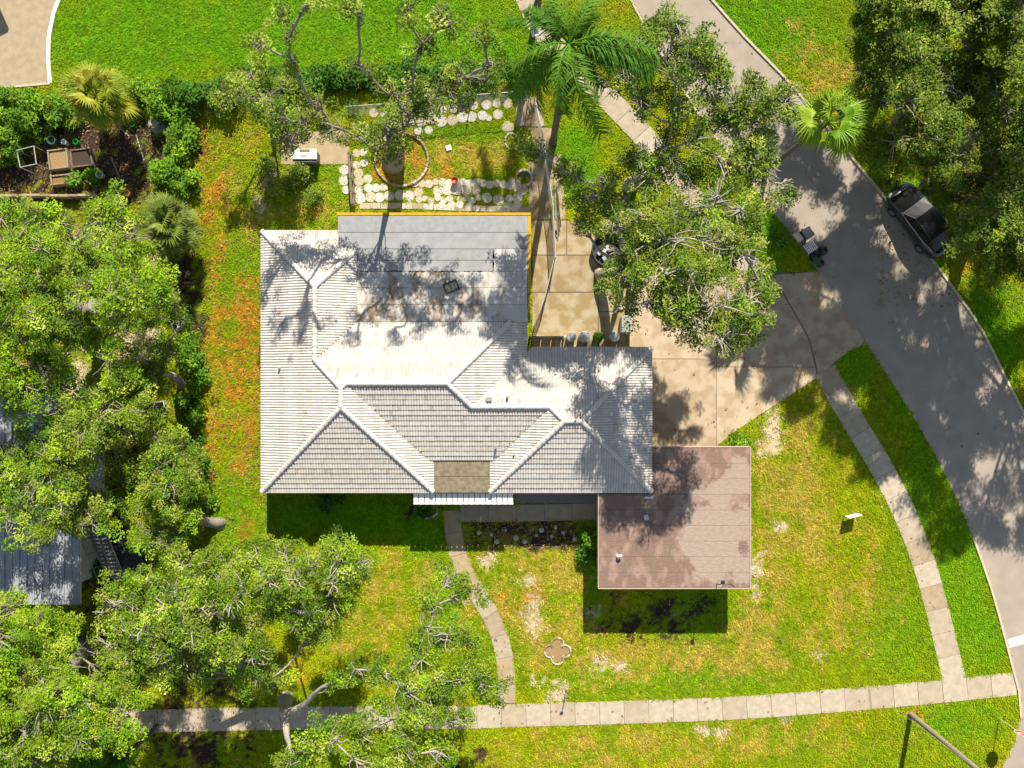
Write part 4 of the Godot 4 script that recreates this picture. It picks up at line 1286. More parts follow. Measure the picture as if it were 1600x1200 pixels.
# ================================================================ patio between house and drive
func patio() -> void:
	var st: SurfaceTool
	var k := 0
	for b in [[891, 528, "grey round barrel lid, leftmost of the row by the roof edge", 0.29], [911, 528, "larger grey round barrel beside the green planter by the roof edge", 0.33], [957, 528, "grey round barrel right of the green planter by the roof edge", 0.29]]:
		var t := thing("barrel", b[2], "barrel", at(b[0], b[1]), 0.0, "barrels along the east wing eave")
		var r: float = b[3]
		st = stl()
		lathe(st, [[0.0, 0.01], [r * 0.9, 0.01], [r, 0.3], [r, 0.6], [r * 0.93, 0.88]], Vector3.ZERO, 18)
		built(t, "drum", st, mats.galv)
		st = stl()
		lathe(st, [[r * 1.02, 0.87], [r * 1.02, 0.92], [r * 0.92, 0.94], [r * 0.9, 0.915], [0.0, 0.925]], Vector3.ZERO, 18)
		built(t, "lid", st, mats.galv)
	var gp := thing("green_planter", "dark tub with a round green plant between the grey barrels", "planter", at(932, 528))
	st = stl()
	lathe(st, [[0.0, 0.01], [0.22, 0.01], [0.28, 0.6], [0.3, 0.6], [0.26, 0.55], [0.0, 0.55]], Vector3.ZERO, 16)
	built(gp, "tub", st, mats.black)
	var sp := []
	for i in 14: sp.append([Vector3(rng.randfn() * 0.1, 0.62 + rng.randf() * 0.12, rng.randfn() * 0.1), 0.4])
	foliage(gp, "plant", sp, leaf_small, [Color(0.05, 0.13, 0.012)], vmat("leaf", 0.55, Color(0.06, 0.09, 0.008)))
	# grey panel gate beside the barrels
	var g := thing("panel_gate", "dark framed grey panel gate between flat roof and barrels", "gate", at(854, 528))
	for i in 3:
		st = stl()
		bevel_box(st, Vector3(-0.62 + i * 0.62, 0.6, 0), Vector3(0.58, 1.0, 0.03), 0.006)
		built(g, "panel", st, mats.galv)
	for y in [0.08, 1.13]:
		st = stl()
		bar(st, Vector3(-0.96, y, 0), Vector3(0.96, y, 0), 0.035)
		built(g, "rail", st, mats.black)
	for x in [-0.96, 0.96]:
		st = stl()
		bevel_box(st, Vector3(x + signf(x) * 0.06, 0.62, 0), Vector3(0.12, 1.25, 0.12), 0.01)
		built(g, "post", st, mats.white if x > 0 else mats.wood)
	# low pale wall with a box against it
	var w := thing("patio_wall", "low pale wall dividing the patio from the driveway", "wall", at(983, 492))
	for i in 6:
		st = stl()
		bevel_box(st, Vector3(0, 0.4, -1.65 + i * 0.66), Vector3(0.2, 0.8 + rng.randf() * 0.02, 0.65), 0.02)
		built(w, "block", st, mats.concrete_b)
	var ub := thing("utility_box", "grey metal utility box against the low patio wall", "box", at(975, 508))
	st = stl()
	bevel_box(st, Vector3(0, 0.42, 0), Vector3(0.52, 0.84, 0.95), 0.04)
	built(ub, "case", st, mats.galv)
	st = stl()
	bevel_box(st, Vector3(0, 0.86, 0), Vector3(0.56, 0.05, 1.0), 0.015)
	built(ub, "lid", st, mats.steel)
	# pale bench by the wall end
	for b in [[990, 428, "pale grey slatted bench under the driveway oak", 1.1, 0.5], [943, 432, "small pale garden table at the left edge of the oak shade", 0.75, 0.6]]:
		var t := thing("garden_bench" if b[3] > 1 else "garden_table", b[2], "bench" if b[3] > 1 else "table", at(b[0], b[1]), 0.1)
		for i in 4:
			st = stl()
			bevel_box(st, Vector3(0, 0.48, -b[4] * 0.4 + i * b[4] * 0.27), Vector3(b[3], 0.04, b[4] * 0.24), 0.01)
			built(t, "slat", st, mats.white)
		for p in [[-1, -1], [1, -1], [-1, 1], [1, 1]]:
			st = stl()
			bar(st, Vector3(p[0] * b[3] * 0.42, 0, p[1] * b[4] * 0.36), Vector3(p[0] * b[3] * 0.42, 0.46, p[1] * b[4] * 0.36), 0.03)
			built(t, "leg", st, mats.white)
	# dark round fire tank with odds and ends
	var ft := thing("stock_tank", "wide black round tank filled with rusty scrap under the oak", "tank", at(950, 392))
	st = stl()
	lathe(st, [[1.0, 0.0], [1.02, 0.5], [1.06, 0.52], [1.04, 0.55], [0.96, 0.54], [0.94, 0.12], [0.0, 0.12]], Vector3.ZERO, 24)
	built(ft, "rim", st, mats.black)
	for i in 9:
		st = stl()
		var a := rng.randf() * TAU; var d := rng.randf() * 0.7
		bevel_box(st, Vector3(cos(a) * d, 0.26 + rng.randf() * 0.1, sin(a) * d), Vector3(rng.randf_range(0.15, 0.5), 0.16, rng.randf_range(0.12, 0.3)), 0.02, Basis(Vector3.UP, rng.randf() * 3))
		built(ft, "scrap", st, [mats.brick, mats.steel, mats.wood, mats.galv][rng.randi() % 4])
	# white twisted driftwood
	var dw := thing("driftwood", "bleached white twisted branch lying on the shaded patio", "branch", at(966, 484, 0.05))
	st = stl()
	tube(st, [Vector3(-0.35, 0.03, 0.25), Vector3(-0.15, 0.10, 0.1), Vector3(0.0, 0.12, -0.12), Vector3(0.22, 0.10, -0.05), Vector3(0.42, 0.05, -0.12)], [0.03, 0.05, 0.055, 0.05, 0.025], 6)
	tube(st, [Vector3(0.0, 0.12, -0.1), Vector3(0.05, 0.2, -0.3), Vector3(0.2, 0.18, -0.42)], [0.045, 0.04, 0.02], 6)
	built(dw, "branch", st, mats.white)
	# timber pole props beside the fence
	var pp := thing("leaning_poles", "bundle of thin brown poles leaning on the patio fence", "poles", at(869, 335))
	for i in 4:
		st = stl()
		tube(st, [Vector3(0.1 + i * 0.06, 0.04, 1.6 - i * 0.3), Vector3(0.0 + i * 0.05, 0.7, 0.2), Vector3(-0.08 + i * 0.03, 1.4, -1.5 + i * 0.2)], [0.035, 0.035, 0.03], 6)
		built(pp, "pole", st, mats.brick if i % 2 else mats.galv)

# ================================================================ front garden
func front_things() -> void:
	var st: SurfaceTool
	# bed of the entry planter with edging
	edging("entry_planter", "small half round brick planter left of the front path", 666, 797, 18, 12, 16, 0.12, [mats.brick, mats.stone_pale, mats.concrete_c])
	# quatrefoil ring in the lawn
	var q := thing("lobed_planter", "four lobed brick edged bed in the front lawn", "planter", at(871, 1017))
	for l in 4:
		var a := l * PI / 2
		var c := Vector3(cos(a), 0, sin(a)) * 0.42
		for k in 8:
			var b := a - 1.85 + k * 0.53
			st = stl()
			bevel_box(st, Vector3.ZERO, Vector3(0.19, 0.12, 0.09), 0.015)
			var o := built(q, "edging_brick", st, mats.stone_pale if rng.randf() < 0.5 else mats.brick)
			o.position = c + Vector3(cos(b), 0, sin(b)) * 0.37 + Vector3(0, 0.05, 0)
			o.rotation.y = -b + PI / 2
	st = stl()
	var lobes := PackedVector2Array()
	for k in 40:
		var a := TAU * k / 40
		var r := 0.40 + 0.30 * absf(cos(a * 2.0))
		lobes.append(Vector2(cos(a), sin(a)) * r)
	prism(st, lobes, 0.0, 0.05)
	built(q, "soil", st, mat("mulch_tan", Color(0.42, 0.27, 0.13), 0.95, tex_blotch, 0.5))
	var ring := PackedVector2Array()
	for p in lobes: ring.append(p + Vector2(q.position.x, q.position.z))
	keep_off(ring)
	# pale edging stones along the right side of the carport
	for k in 9:
		var t := thing("edging_rock", ["topmost", "second", "third", "fourth", "fifth", "sixth", "seventh", "eighth", "lowest"][k] + " pale rock in the row along the carport's right side", "rock", at(1152 + sin(k * 0.9) * 3, 763 + k * 9.5), rng.randf() * 3, "pale rocks beside the carport")
		st = stl()
		var r := rng.randf_range(0.16, 0.24)
		lathe(st, [[r * 0.9, -0.02], [r, 0.08], [r * 0.75, 0.2], [r * 0.3, 0.25], [0.0, 0.25]], Vector3.ZERO, 7)
		built(t, "rock", st, mats.stone_pale)
		t.scale = Vector3(1, 1, rng.randf_range(0.7, 1.3))
	# white rocks strewn over the front bed
	var i := 0
	for p in [[768, 835], [790, 828], [806, 840], [838, 836], [846, 828], [862, 838], [880, 832], [748, 832], [820, 846], [898, 842], [776, 846], [868, 824]]:
		var t := thing("bed_rock", "pale rock %s in the mulch bed below the entry walk" % ["near the path's right edge", "above the left clump", "left of the middle", "just right of the middle", "at the middle top", "right of the middle", "in the right half", "closest to the front path", "at the middle bottom", "farthest right", "at the left bottom", "at the right top"][i], "rock", at(p[0], p[1]), rng.randf() * 3, "rocks in the front bed")
		st = stl()
		var r := rng.randf_range(0.10, 0.2)
		lathe(st, [[r * 0.9, -0.02], [r, 0.05], [r * 0.7, 0.13], [0.0, 0.16]], Vector3.ZERO, 6)
		built(t, "rock", st, mats.stone_pale)
		i += 1
	# yard sign
	var ys := thing("yard_sign", "white yard sign on two short legs in the right lawn", "sign", at(1326, 803), 0.25)
	st = stl()
	bevel_box(st, Vector3(0, 0.62, 0), Vector3(0.78, 0.62, 0.04), 0.01)
	built(ys, "board", st, mats.white)
	for x in [-0.3, 0.3]:
		st = stl()
		bar(st, Vector3(x, 0, 0), Vector3(x, 0.32, 0), 0.018)
		built(ys, "leg", st, mats.steel)
	# stake by the pavement
	var sk := thing("garden_stake", "thin dark stake leaning in the lawn above the street pavement", "stake", at(884, 1078))
	st = stl()
	tube(st, [Vector3(0, -0.05, 0), Vector3(0.02, 0.6, -0.02), Vector3(-0.03, 1.15, 0.03)], [0.03, 0.028, 0.02], 6)
	built(sk, "shaft", st, mats.iron)
	st = stl()
	bevel_box(st, Vector3(-0.03, 1.1, 0.03), Vector3(0.2, 0.14, 0.03), 0.008)
	built(sk, "tag", st, mats.iron)
	# white square sign by the top pavement
	var sg := thing("post_sign", "small white square sign with a dark figure beside the upper pavement", "sign", at(836, 60), 0.3)
	st = stl()
	bar(st, Vector3(0, 0, 0), Vector3(0, 1.05, 0), 0.04)
	built(sg, "post", st, mats.steel)
	st = stl()
	bevel_box(st, Vector3(0, 1.1, 0.05), Vector3(0.62, 0.05, 0.62), 0.012, Basis(Vector3.RIGHT, 0.35))
	var bd := built(sg, "board", st, mats.white)
	st = stl()
	var bt := Basis(Vector3.RIGHT, 0.35)
	box(st, Vector3(0, 1.128, 0.04) + bt * Vector3(0, 0.0, 0.09), Vector3(0.24, 0.012, 0.26), bt)
	box(st, Vector3(0, 1.128, 0.04) + bt * Vector3(0, 0.0, -0.12), Vector3(0.12, 0.012, 0.12), bt)
	built(bd, "figure", st, mat("ink", Color(0.1, 0.11, 0.14), 0.7))

# ================================================================ street
func street_things() -> void:
	var st: SurfaceTool
	# utility pole at the lower right with wires
	var up := thing("utility_pole", "tall grey wooden utility pole in the verge at lower right", "pole", at(1422, 1115))
	st = stl()
	tube(st, [Vector3(0, -0.2, 0), Vector3(0, 4, 0), Vector3(0, 9.3, 0)], [0.16, 0.14, 0.11], 10)
	built(up, "post", st, mat("pole_wood", Color(0.36, 0.31, 0.23), 0.9, tex_blotch, 0.8))
	st = stl()
	bevel_box(st, Vector3(0, 8.6, 0.15), Vector3(1.9, 0.12, 0.1), 0.01)
	built(up, "crossarm", st, mats.pole_wood)
	for x in [-0.8, 0.8]:
		st = stl()
		lathe(st, [[0.05, 8.66], [0.07, 8.72], [0.04, 8.8], [0.06, 8.84], [0.0, 8.88]], Vector3(x, 0, 0.15), 8)
		built(up, "insulator", st, mats.white)
	st = stl()
	bar(st, at(1358, 1076) - up.position, Vector3(0, 6.6, 0), 0.012, 4)
	built(up, "guy_wire", st, mats.steel)
	# stop sign, facing the traffic that comes down the road
	var ss := thing("stop_sign", "red octagonal stop sign on a thin post at the corner", "sign", at(1560, 1122), -0.15)
	st = stl()
	bar(st, Vector3(0, 0, 0), Vector3(0, 2.35, 0), 0.032, 6)
	built(ss, "post", st, mat("post_tan", Color(0.5, 0.42, 0.26), 0.7))
	for k in 2:
		var oc := PackedVector2Array()
		for i in 8: oc.append(Vector2(cos((i + 0.5) * PI / 4), sin((i + 0.5) * PI / 4)) * (0.40 if k == 0 else 0.365))
		st = stl()
		prism(st, oc, 0.0, 0.012 if k == 0 else 0.004)
		var o := built(ss, "plate" if k == 0 else "face", st, mats.white if k == 0 else mat("sign_red", Color(0.55, 0.02, 0.015), 0.5))
		o.transform = Transform3D(Basis(Vector3(1, 0, 0), Vector3(0, 0, -1), Vector3(0, 1, 0)), Vector3(0, 1.98, -0.036 if k == 0 else -0.0485))
	var tm := TextMesh.new()
	tm.text = "STOP"; tm.font_size = 32; tm.pixel_size = 0.0072; tm.depth = 0.004
	var sf := SystemFont.new(); sf.font_names = ["Droid Sans"]; sf.font_weight = 700
	tm.font = sf
	var tx := part(ss, "lettering", tm, mats.white)
	tx.transform = Transform3D(Basis(Vector3.UP, PI), Vector3(0, 1.98, -0.0555))
	# parked car
	car()
	# mailbox and kerbside rubbish
	var mb := thing("mailbox", "beige round topped mailbox on a post at the driveway corner", "mailbox", at(1235, 375), 0.65)
	st = stl()
	bevel_box(st, Vector3(0, 0.5, 0), Vector3(0.12, 1.0, 0.12), 0.01)
	built(mb, "post", st, mats.wood_pale)
	st = stl()
	var arch := PackedVector2Array([Vector2(-0.16, 0), Vector2(0.16, 0)])
	for i in 7: arch.append(Vector2(cos(PI * i / 6) * 0.16, 0.16 + sin(PI * i / 6) * 0.16))
	prism(st, arch, -0.3, 0.3)
	var mbx := built(mb, "box", st, mat("mail_beige", Color(0.5, 0.45, 0.37), 0.5))
	mbx.transform = Transform3D(Basis(Vector3(1, 0, 0), Vector3(0, 0, 1), Vector3(0, 1, 0)), Vector3(0, 1.0, 0.05))
	var wb := thing("waste_bin", "dark wheeled waste bin with a grey lid beside the mailbox", "bin", at(1252, 369), 0.6)
	st = stl()
	bevel_box(st, Vector3(0, 0.5, 0), Vector3(0.52, 0.92, 0.58), 0.05)
	built(wb, "body", st, mats.black)
	st = stl()
	bevel_box(st, Vector3(0, 0.98, 0.02), Vector3(0.56, 0.07, 0.64), 0.03)
	built(wb, "lid", st, mat("lid_grey", Color(0.22, 0.22, 0.25), 0.45))
	for x in [-0.24, 0.24]:
		st = stl()
		tube(st, [Vector3(x - 0.03, 0.1, -0.26), Vector3(x + 0.03, 0.1, -0.26)], [0.1, 0.1], 12)
		built(wb, "wheel", st, mats.black)
	var cr := thing("slatted_crate", "pale slatted crate in the rubbish pile on the road edge", "crate", at(1262, 388), 0.6)
	for i in 6:
		st = stl()
		bevel_box(st, Vector3(-0.3 + i * 0.12, 0.42, 0), Vector3(0.07, 0.03, 0.62), 0.006)
		built(cr, "slat", st, mats.white)
	for z in [-0.28, 0.28]:
		st = stl()
		bevel_box(st, Vector3(0, 0.2, z), Vector3(0.72, 0.4, 0.04), 0.008)
		built(cr, "side", st, mats.wood_pale)
	var bn := 0
	for b in [[1272, 402, 0.36, "large black rubbish bag below the slatted crate"], [1284, 392, 0.3, "black rubbish bag nearest the road's middle"], [1280, 412, 0.26, "black rubbish bag at the lower end of the pile"]]:
		var t := thing("rubbish_bag", b[3], "bag", at(b[0], b[1]), bn * 1.3, "rubbish bags at the kerb")
		st = stl()
		var r: float = b[2]
		lathe(st, [[r * 0.8, 0.0], [r, r * 0.4], [r * 0.9, r * 0.9], [r * 0.4, r * 1.3], [r * 0.12, r * 1.4], [r * 0.2, r * 1.6]], Vector3.ZERO, 9)
		built(t, "sack", st, mat("bag", Color(0.015, 0.015, 0.017), 0.3))
		bn += 1
	var gl := thing("green_tub_lid", "dark green tub lid lying on the rubbish bags", "lid", at(1276, 408, 0.45), 0.3)
	st = stl()
	lathe(st, [[0.0, 0.03], [0.2, 0.03], [0.23, 0.0], [0.24, -0.03]], Vector3.ZERO, 14)
	built(gl, "lid", st, mat("green_plastic", Color(0.02, 0.10, 0.03), 0.4))

func car() -> void:
	var d := Vector2(-41, -55).normalized()           # nose towards the upper left
	var c := at2(1412, 361)
	var right := Vector2(-d.y, d.x)
	c += right * 0.82
	var t := thing("parked_car", "black car parked on the verge under the right oaks", "car", Vector3(c.x, 0, c.y), atan2(-d.x, -d.y))
	var paint := mat("car_paint", Color(0.008, 0.008, 0.01), 0.16)
	paint.clearcoat_enabled = true; paint.clearcoat = 1.0; paint.clearcoat_roughness = 0.03
	var glass := mat("car_glass", Color(0.004, 0.005, 0.006), 0.22)
	# stations along z (nose at -z): z, half width, belt height, floor
	var sec := [[-2.36, 0.62, 0.60, 0.34], [-2.30, 0.76, 0.70, 0.28], [-2.05, 0.87, 0.80, 0.24], [-1.5, 0.92, 0.90, 0.22], [-0.95, 0.93, 0.98, 0.22], [0.0, 0.93, 1.0, 0.22], [1.0, 0.93, 1.02, 0.22], [1.7, 0.91, 1.02, 0.24], [2.1, 0.86, 1.0, 0.30], [2.3, 0.76, 0.92, 0.36], [2.36, 0.64, 0.80, 0.42]]
	var st := stl()
	var rings := []
	for s in sec:
		var w: float = s[1]; var b: float = s[2]; var f: float = s[3]
		var ring := []
		for p in [[-0.86, f], [-0.99, f + 0.14], [-1.0, lerpf(f, b, 0.6)], [-0.96, b - 0.05], [-0.86, b], [-0.5, b + 0.035], [0.0, b + 0.05], [0.5, b + 0.035], [0.86, b], [0.96, b - 0.05], [1.0, lerpf(f, b, 0.6)], [0.99, f + 0.14], [0.86, f]]:
			ring.append(Vector3(p[0] * w, p[1], s[0]))
		rings.append(ring)
	st.set_smooth_group(0)
	for i in rings.size() - 1:
		for k in 12:
			quad(st, rings[i][k], rings[i][k + 1], rings[i + 1][k + 1], rings[i + 1][k])
	st.set_smooth_group(-1)
	for e in [0, rings.size() - 1]:
		for k in range(1, 12): tri(st, rings[e][0], rings[e][k], rings[e][k + 1])
	built(t, "body", st, paint)
	# greenhouse: glass below, painted roof above
	var g := [[-1.05, 0.80, 0.98], [-0.35, 0.64, 1.42], [0.4, 0.66, 1.47], [1.2, 0.64, 1.42], [1.95, 0.72, 1.03]]
	var low := [[-1.05, 0.80, 0.97], [-0.35, 0.84, 1.0], [0.4, 0.85, 1.01], [1.2, 0.84, 1.02], [1.95, 0.72, 1.0]]
	for s in [-1, 1]:
		for i in range(0, 4):
			st = stl()
			var a := Vector3(s * low[i][1], low[i][2], low[i][0] + 0.04); var b := Vector3(s * low[i + 1][1], low[i + 1][2], low[i + 1][0] - 0.04)
			var a2 := Vector3(s * g[i][1], g[i][2] - 0.03, g[i][0] + 0.04); var b2 := Vector3(s * g[i + 1][1], g[i + 1][2] - 0.03, g[i + 1][0] - 0.04)
			quad(st, a, b, b2, a2)
			built(t, "side_window", st, glass)
		st = stl()
		var tr := []; var rd := []
		for i in 5:
			tr.append(Vector3(s * g[i][1], g[i][2], g[i][0])); rd.append(0.022)
		tube(st, tr, rd, 5)
		built(t, "roof_rail", st, mats.black)
		st = stl()
		tr = []
		for i in 5: tr.append(Vector3(s * (low[i][1] + 0.02), low[i][2] + 0.01, low[i][0]))
		tube(st, tr, rd, 5)
		built(t, "window_trim", st, mats.steel)
	for e in [[0, 1, "windscreen", true], [3, 4, "rear_window", true], [1, 2, "roof", false], [2, 3, "roof", false]]:
		st = stl()
		var i: int = e[0]; var j: int = e[1]
		for q in 4:
			var u0 := -1.0 + q * 0.5; var u1 := u0 + 0.5
			var P := func(n: int, u: float) -> Vector3: return Vector3(g[n][1] * u, g[n][2] + 0.05 * (1.0 - u * u) * (1.0 if n in [1, 2, 3] else 0.6), g[n][0])
			quad(st, P.call(i, u0), P.call(i, u1), P.call(j, u1), P.call(j, u0))
		built(t, e[2], st, glass if e[3] else paint)
	for s in [-1, 1]:
		for z in [-1.36, 1.36]:
			st = stl()
			tube(st, [Vector3(s * 0.72, 0.33, z), Vector3(s * 0.93, 0.33, z), Vector3(s * 0.95, 0.33, z)], [0.33, 0.33, 0.30], 18)
			var w := built(t, "wheel", st, mats.black)
			st = stl()
			tube(st, [Vector3(s * 0.94, 0.33, z), Vector3(s * 0.965, 0.33, z)], [0.21, 0.18], 14)
			built(w, "rim", st, mat("rim", Color(0.14, 0.14, 0.15), 0.35))
		st = stl()
		bevel_box(st, Vector3(s * 0.60, 0.68, -2.29), Vector3(0.3, 0.12, 0.14), 0.03, Basis(Vector3.UP, -s * 0.45))
		built(t, "headlight", st, mat("lens", Color(0.5, 0.5, 0.5), 0.1))
		st = stl()
		bevel_box(st, Vector3(s * 0.70, 0.86, 2.28), Vector3(0.28, 0.14, 0.1), 0.03, Basis(Vector3.UP, s * 0.4))
		built(t, "tail_light", st, mat("tail", Color(0.2, 0.01, 0.01), 0.2))
		st = stl()
		bevel_box(st, Vector3(s * 1.0, 1.02, -0.82), Vector3(0.2, 0.13, 0.1), 0.03)
		built(t, "mirror", st, paint)

# ================================================================ neighbour's cluttered yard
func junk_yard() -> void:
	var st: SurfaceTool
	# raised beds
	for b in [[98, 252, 1.1, 1.1, "square timber bed of pale soil in the cluttered yard", "mulch_tan"], [134, 250, 1.2, 1.0, "dark grey slatted bed right of the pale one in the cluttered yard", "soil"], [107, 283, 1.5, 0.5, "long low bed with yellow litter at the cluttered yard's front", "valley_rust"]]:
		var t := thing("raised_bed", b[4], "planter", at(b[0], b[1]), 0.12)
		st = stl()
		bevel_box(st, Vector3(0, 0.2, 0), Vector3(b[2] - 0.1, 0.4, b[3] - 0.1), 0.02)
		built(t, "soil", st, mats[b[5]])
		for e in [[0, -1], [0, 1], [-1, 0], [1, 0]]:
			st = stl()
			bevel_box(st, Vector3(e[0] * b[2] / 2, 0.24, e[1] * b[3] / 2), Vector3(b[2] + 0.08 if e[0] == 0 else 0.08, 0.48, b[3] - 0.1 if e[0] != 0 else 0.08), 0.01)
			built(t, "board", st, mats.wood_pale if b[5] != "soil" else mats.wood)
		keep_off(PackedVector2Array([at2(b[0] - 18, b[1] - 15), at2(b[0] + 18, b[1] - 15), at2(b[0] + 18, b[1] + 15), at2(b[0] - 18, b[1] + 15)]))
	# open pipe frame
	var fr := thing("pipe_frame", "empty pale pipe frame standing left of the raised beds", "frame", at(62, 258))
	var cs := [Vector3(-0.55, 0, -0.5), Vector3(0.45, 0, -0.75), Vector3(0.6, 0, 0.3), Vector3(-0.35, 0, 0.5)]
	for i in 4:
		st = stl()
		bar(st, cs[i], cs[i] + Vector3(0, 1.2, 0), 0.025)
		built(fr, "upright", st, mats.galv)
		st = stl()
		bar(st, cs[i] + Vector3(0, 1.2, 0), cs[(i + 1) % 4] + Vector3(0, 1.2, 0), 0.028)
		built(fr, "rail", st, mats.galv)
	# tubs and buckets
	var defs := [[88, 223, 0.26, 0.5, "dull_green", Color(0.05, 0.12, 0.07), "dull green tub behind the raised beds"], [123, 224, 0.17, 0.35, "bright_green", Color(0.01, 0.30, 0.03), "bright green bucket under the yellow palm"], [203, 304, 0.2, 0.4, "clay_ring", Color(0.5, 0.24, 0.1), "open terracotta pot at the corner of the cluttered yard"], [160, 275, 0.22, 0.35, "white_tub", Color(0.6, 0.6, 0.58), "white rimmed pot right of the long bed"], [210, 196, 0.18, 0.3, "leaf_green", Color(0.03, 0.26, 0.02), "green bucket at the right of the yellow palm"], [106, 225, 0.16, 0.42, "white_jug", Color(0.62, 0.64, 0.7), "white jug beside the dull green tub"]]
	for d in defs:
		var t := thing("yard_tub", d[6], "tub", at(d[0], d[1]), 0.0, "tubs in the cluttered yard")
		st = stl()
		var r: float = d[2]; var h: float = d[3]
		lathe(st, [[0.0, 0.0], [r * 0.75, 0.0], [r * 0.95, h * 0.9], [r, h * 0.9], [r, h], [r * 0.85, h], [r * 0.72, h * 0.5], [0.0, h * 0.5]], Vector3.ZERO, 14)
		built(t, "shell", st, mat(d[4], d[5], 0.5))
	# long boards and hoses on the ground
	var i := 0
	for b in [[174, 245, 196, 300, "long grey board along the right of the raised beds"], [213, 212, 226, 252, "thin pale batten lying across the dark mulch"], [181, 296, 200, 322, "pale batten at the corner by the terracotta pot"], [188, 200, 203, 214, "short grey batten below the yellow palm"]]:
		var a := at(b[0], b[1]); var e := at(b[2], b[3])
		var t := thing("timber_board", b[4], "board", (a + e) / 2, atan2(e.x - a.x, e.z - a.z), "boards lying in the cluttered yard")
		st = stl()
		bevel_box(st, Vector3(0, 0.03, 0), Vector3(0.12 if i == 0 else 0.06, 0.06, a.distance_to(e)), 0.008)
		built(t, "plank", st, mats.galv if i else mats.wood)
		i += 1
	# sheet roof edge and wall along the bottom of that yard
	var w := thing("block_wall", "low pale block wall along the front of the cluttered yard", "wall", at(60, 309))
	for k in 12:
		st = stl()
		bevel_box(st, Vector3(-2.6 + k * 0.56, 0.3, 0.02 * sin(k)), Vector3(0.55, 0.6, 0.14), 0.012)
		built(w, "block", st, mats.concrete_c if k % 3 else mats.brick)
	# bleached stump
	var s := thing("tree_stump", "bleached grey stump at the top right of the dark mulch", "stump", at(247, 198))
	st = stl()
	tube(st, [Vector3(0, -0.05, 0), Vector3(0, 0.3, 0), Vector3(0.08, 0.75, 0.05)], [0.5, 0.36, 0.28], 9)
	built(s, "wood", st, mats.bark_pale)
	# pale square frame below the oaks
	var f := thing("square_frame", "pale square frame lying on the ground under the left oaks", "frame", at(254, 635), 0.15)
	for e in [[0, -0.28, 0.62, 0.06], [0, 0.28, 0.62, 0.06], [-0.28, 0, 0.06, 0.5], [0.28, 0, 0.06, 0.5]]:
		st = stl()
		bevel_box(st, Vector3(e[0], 0.2, e[1]), Vector3(e[2], 0.4, e[3]), 0.01)
		built(f, "side", st, mats.galv)

# ================================================================ trees
const OLIVE := [Color(0.138, 0.211, 0.017), Color(0.178, 0.253, 0.021), Color(0.099, 0.170, 0.017), Color(0.247, 0.289, 0.048), Color(0.074, 0.139, 0.014)]
const YOUNG := [Color(0.194, 0.318, 0.012), Color(0.246, 0.367, 0.017), Color(0.150, 0.266, 0.012), Color(0.288, 0.362, 0.042), Color(0.098, 0.205, 0.011)]
const DEEP := [Color(0.081, 0.140, 0.013), Color(0.115, 0.175, 0.014), Color(0.149, 0.205, 0.015), Color(0.063, 0.117, 0.013)]

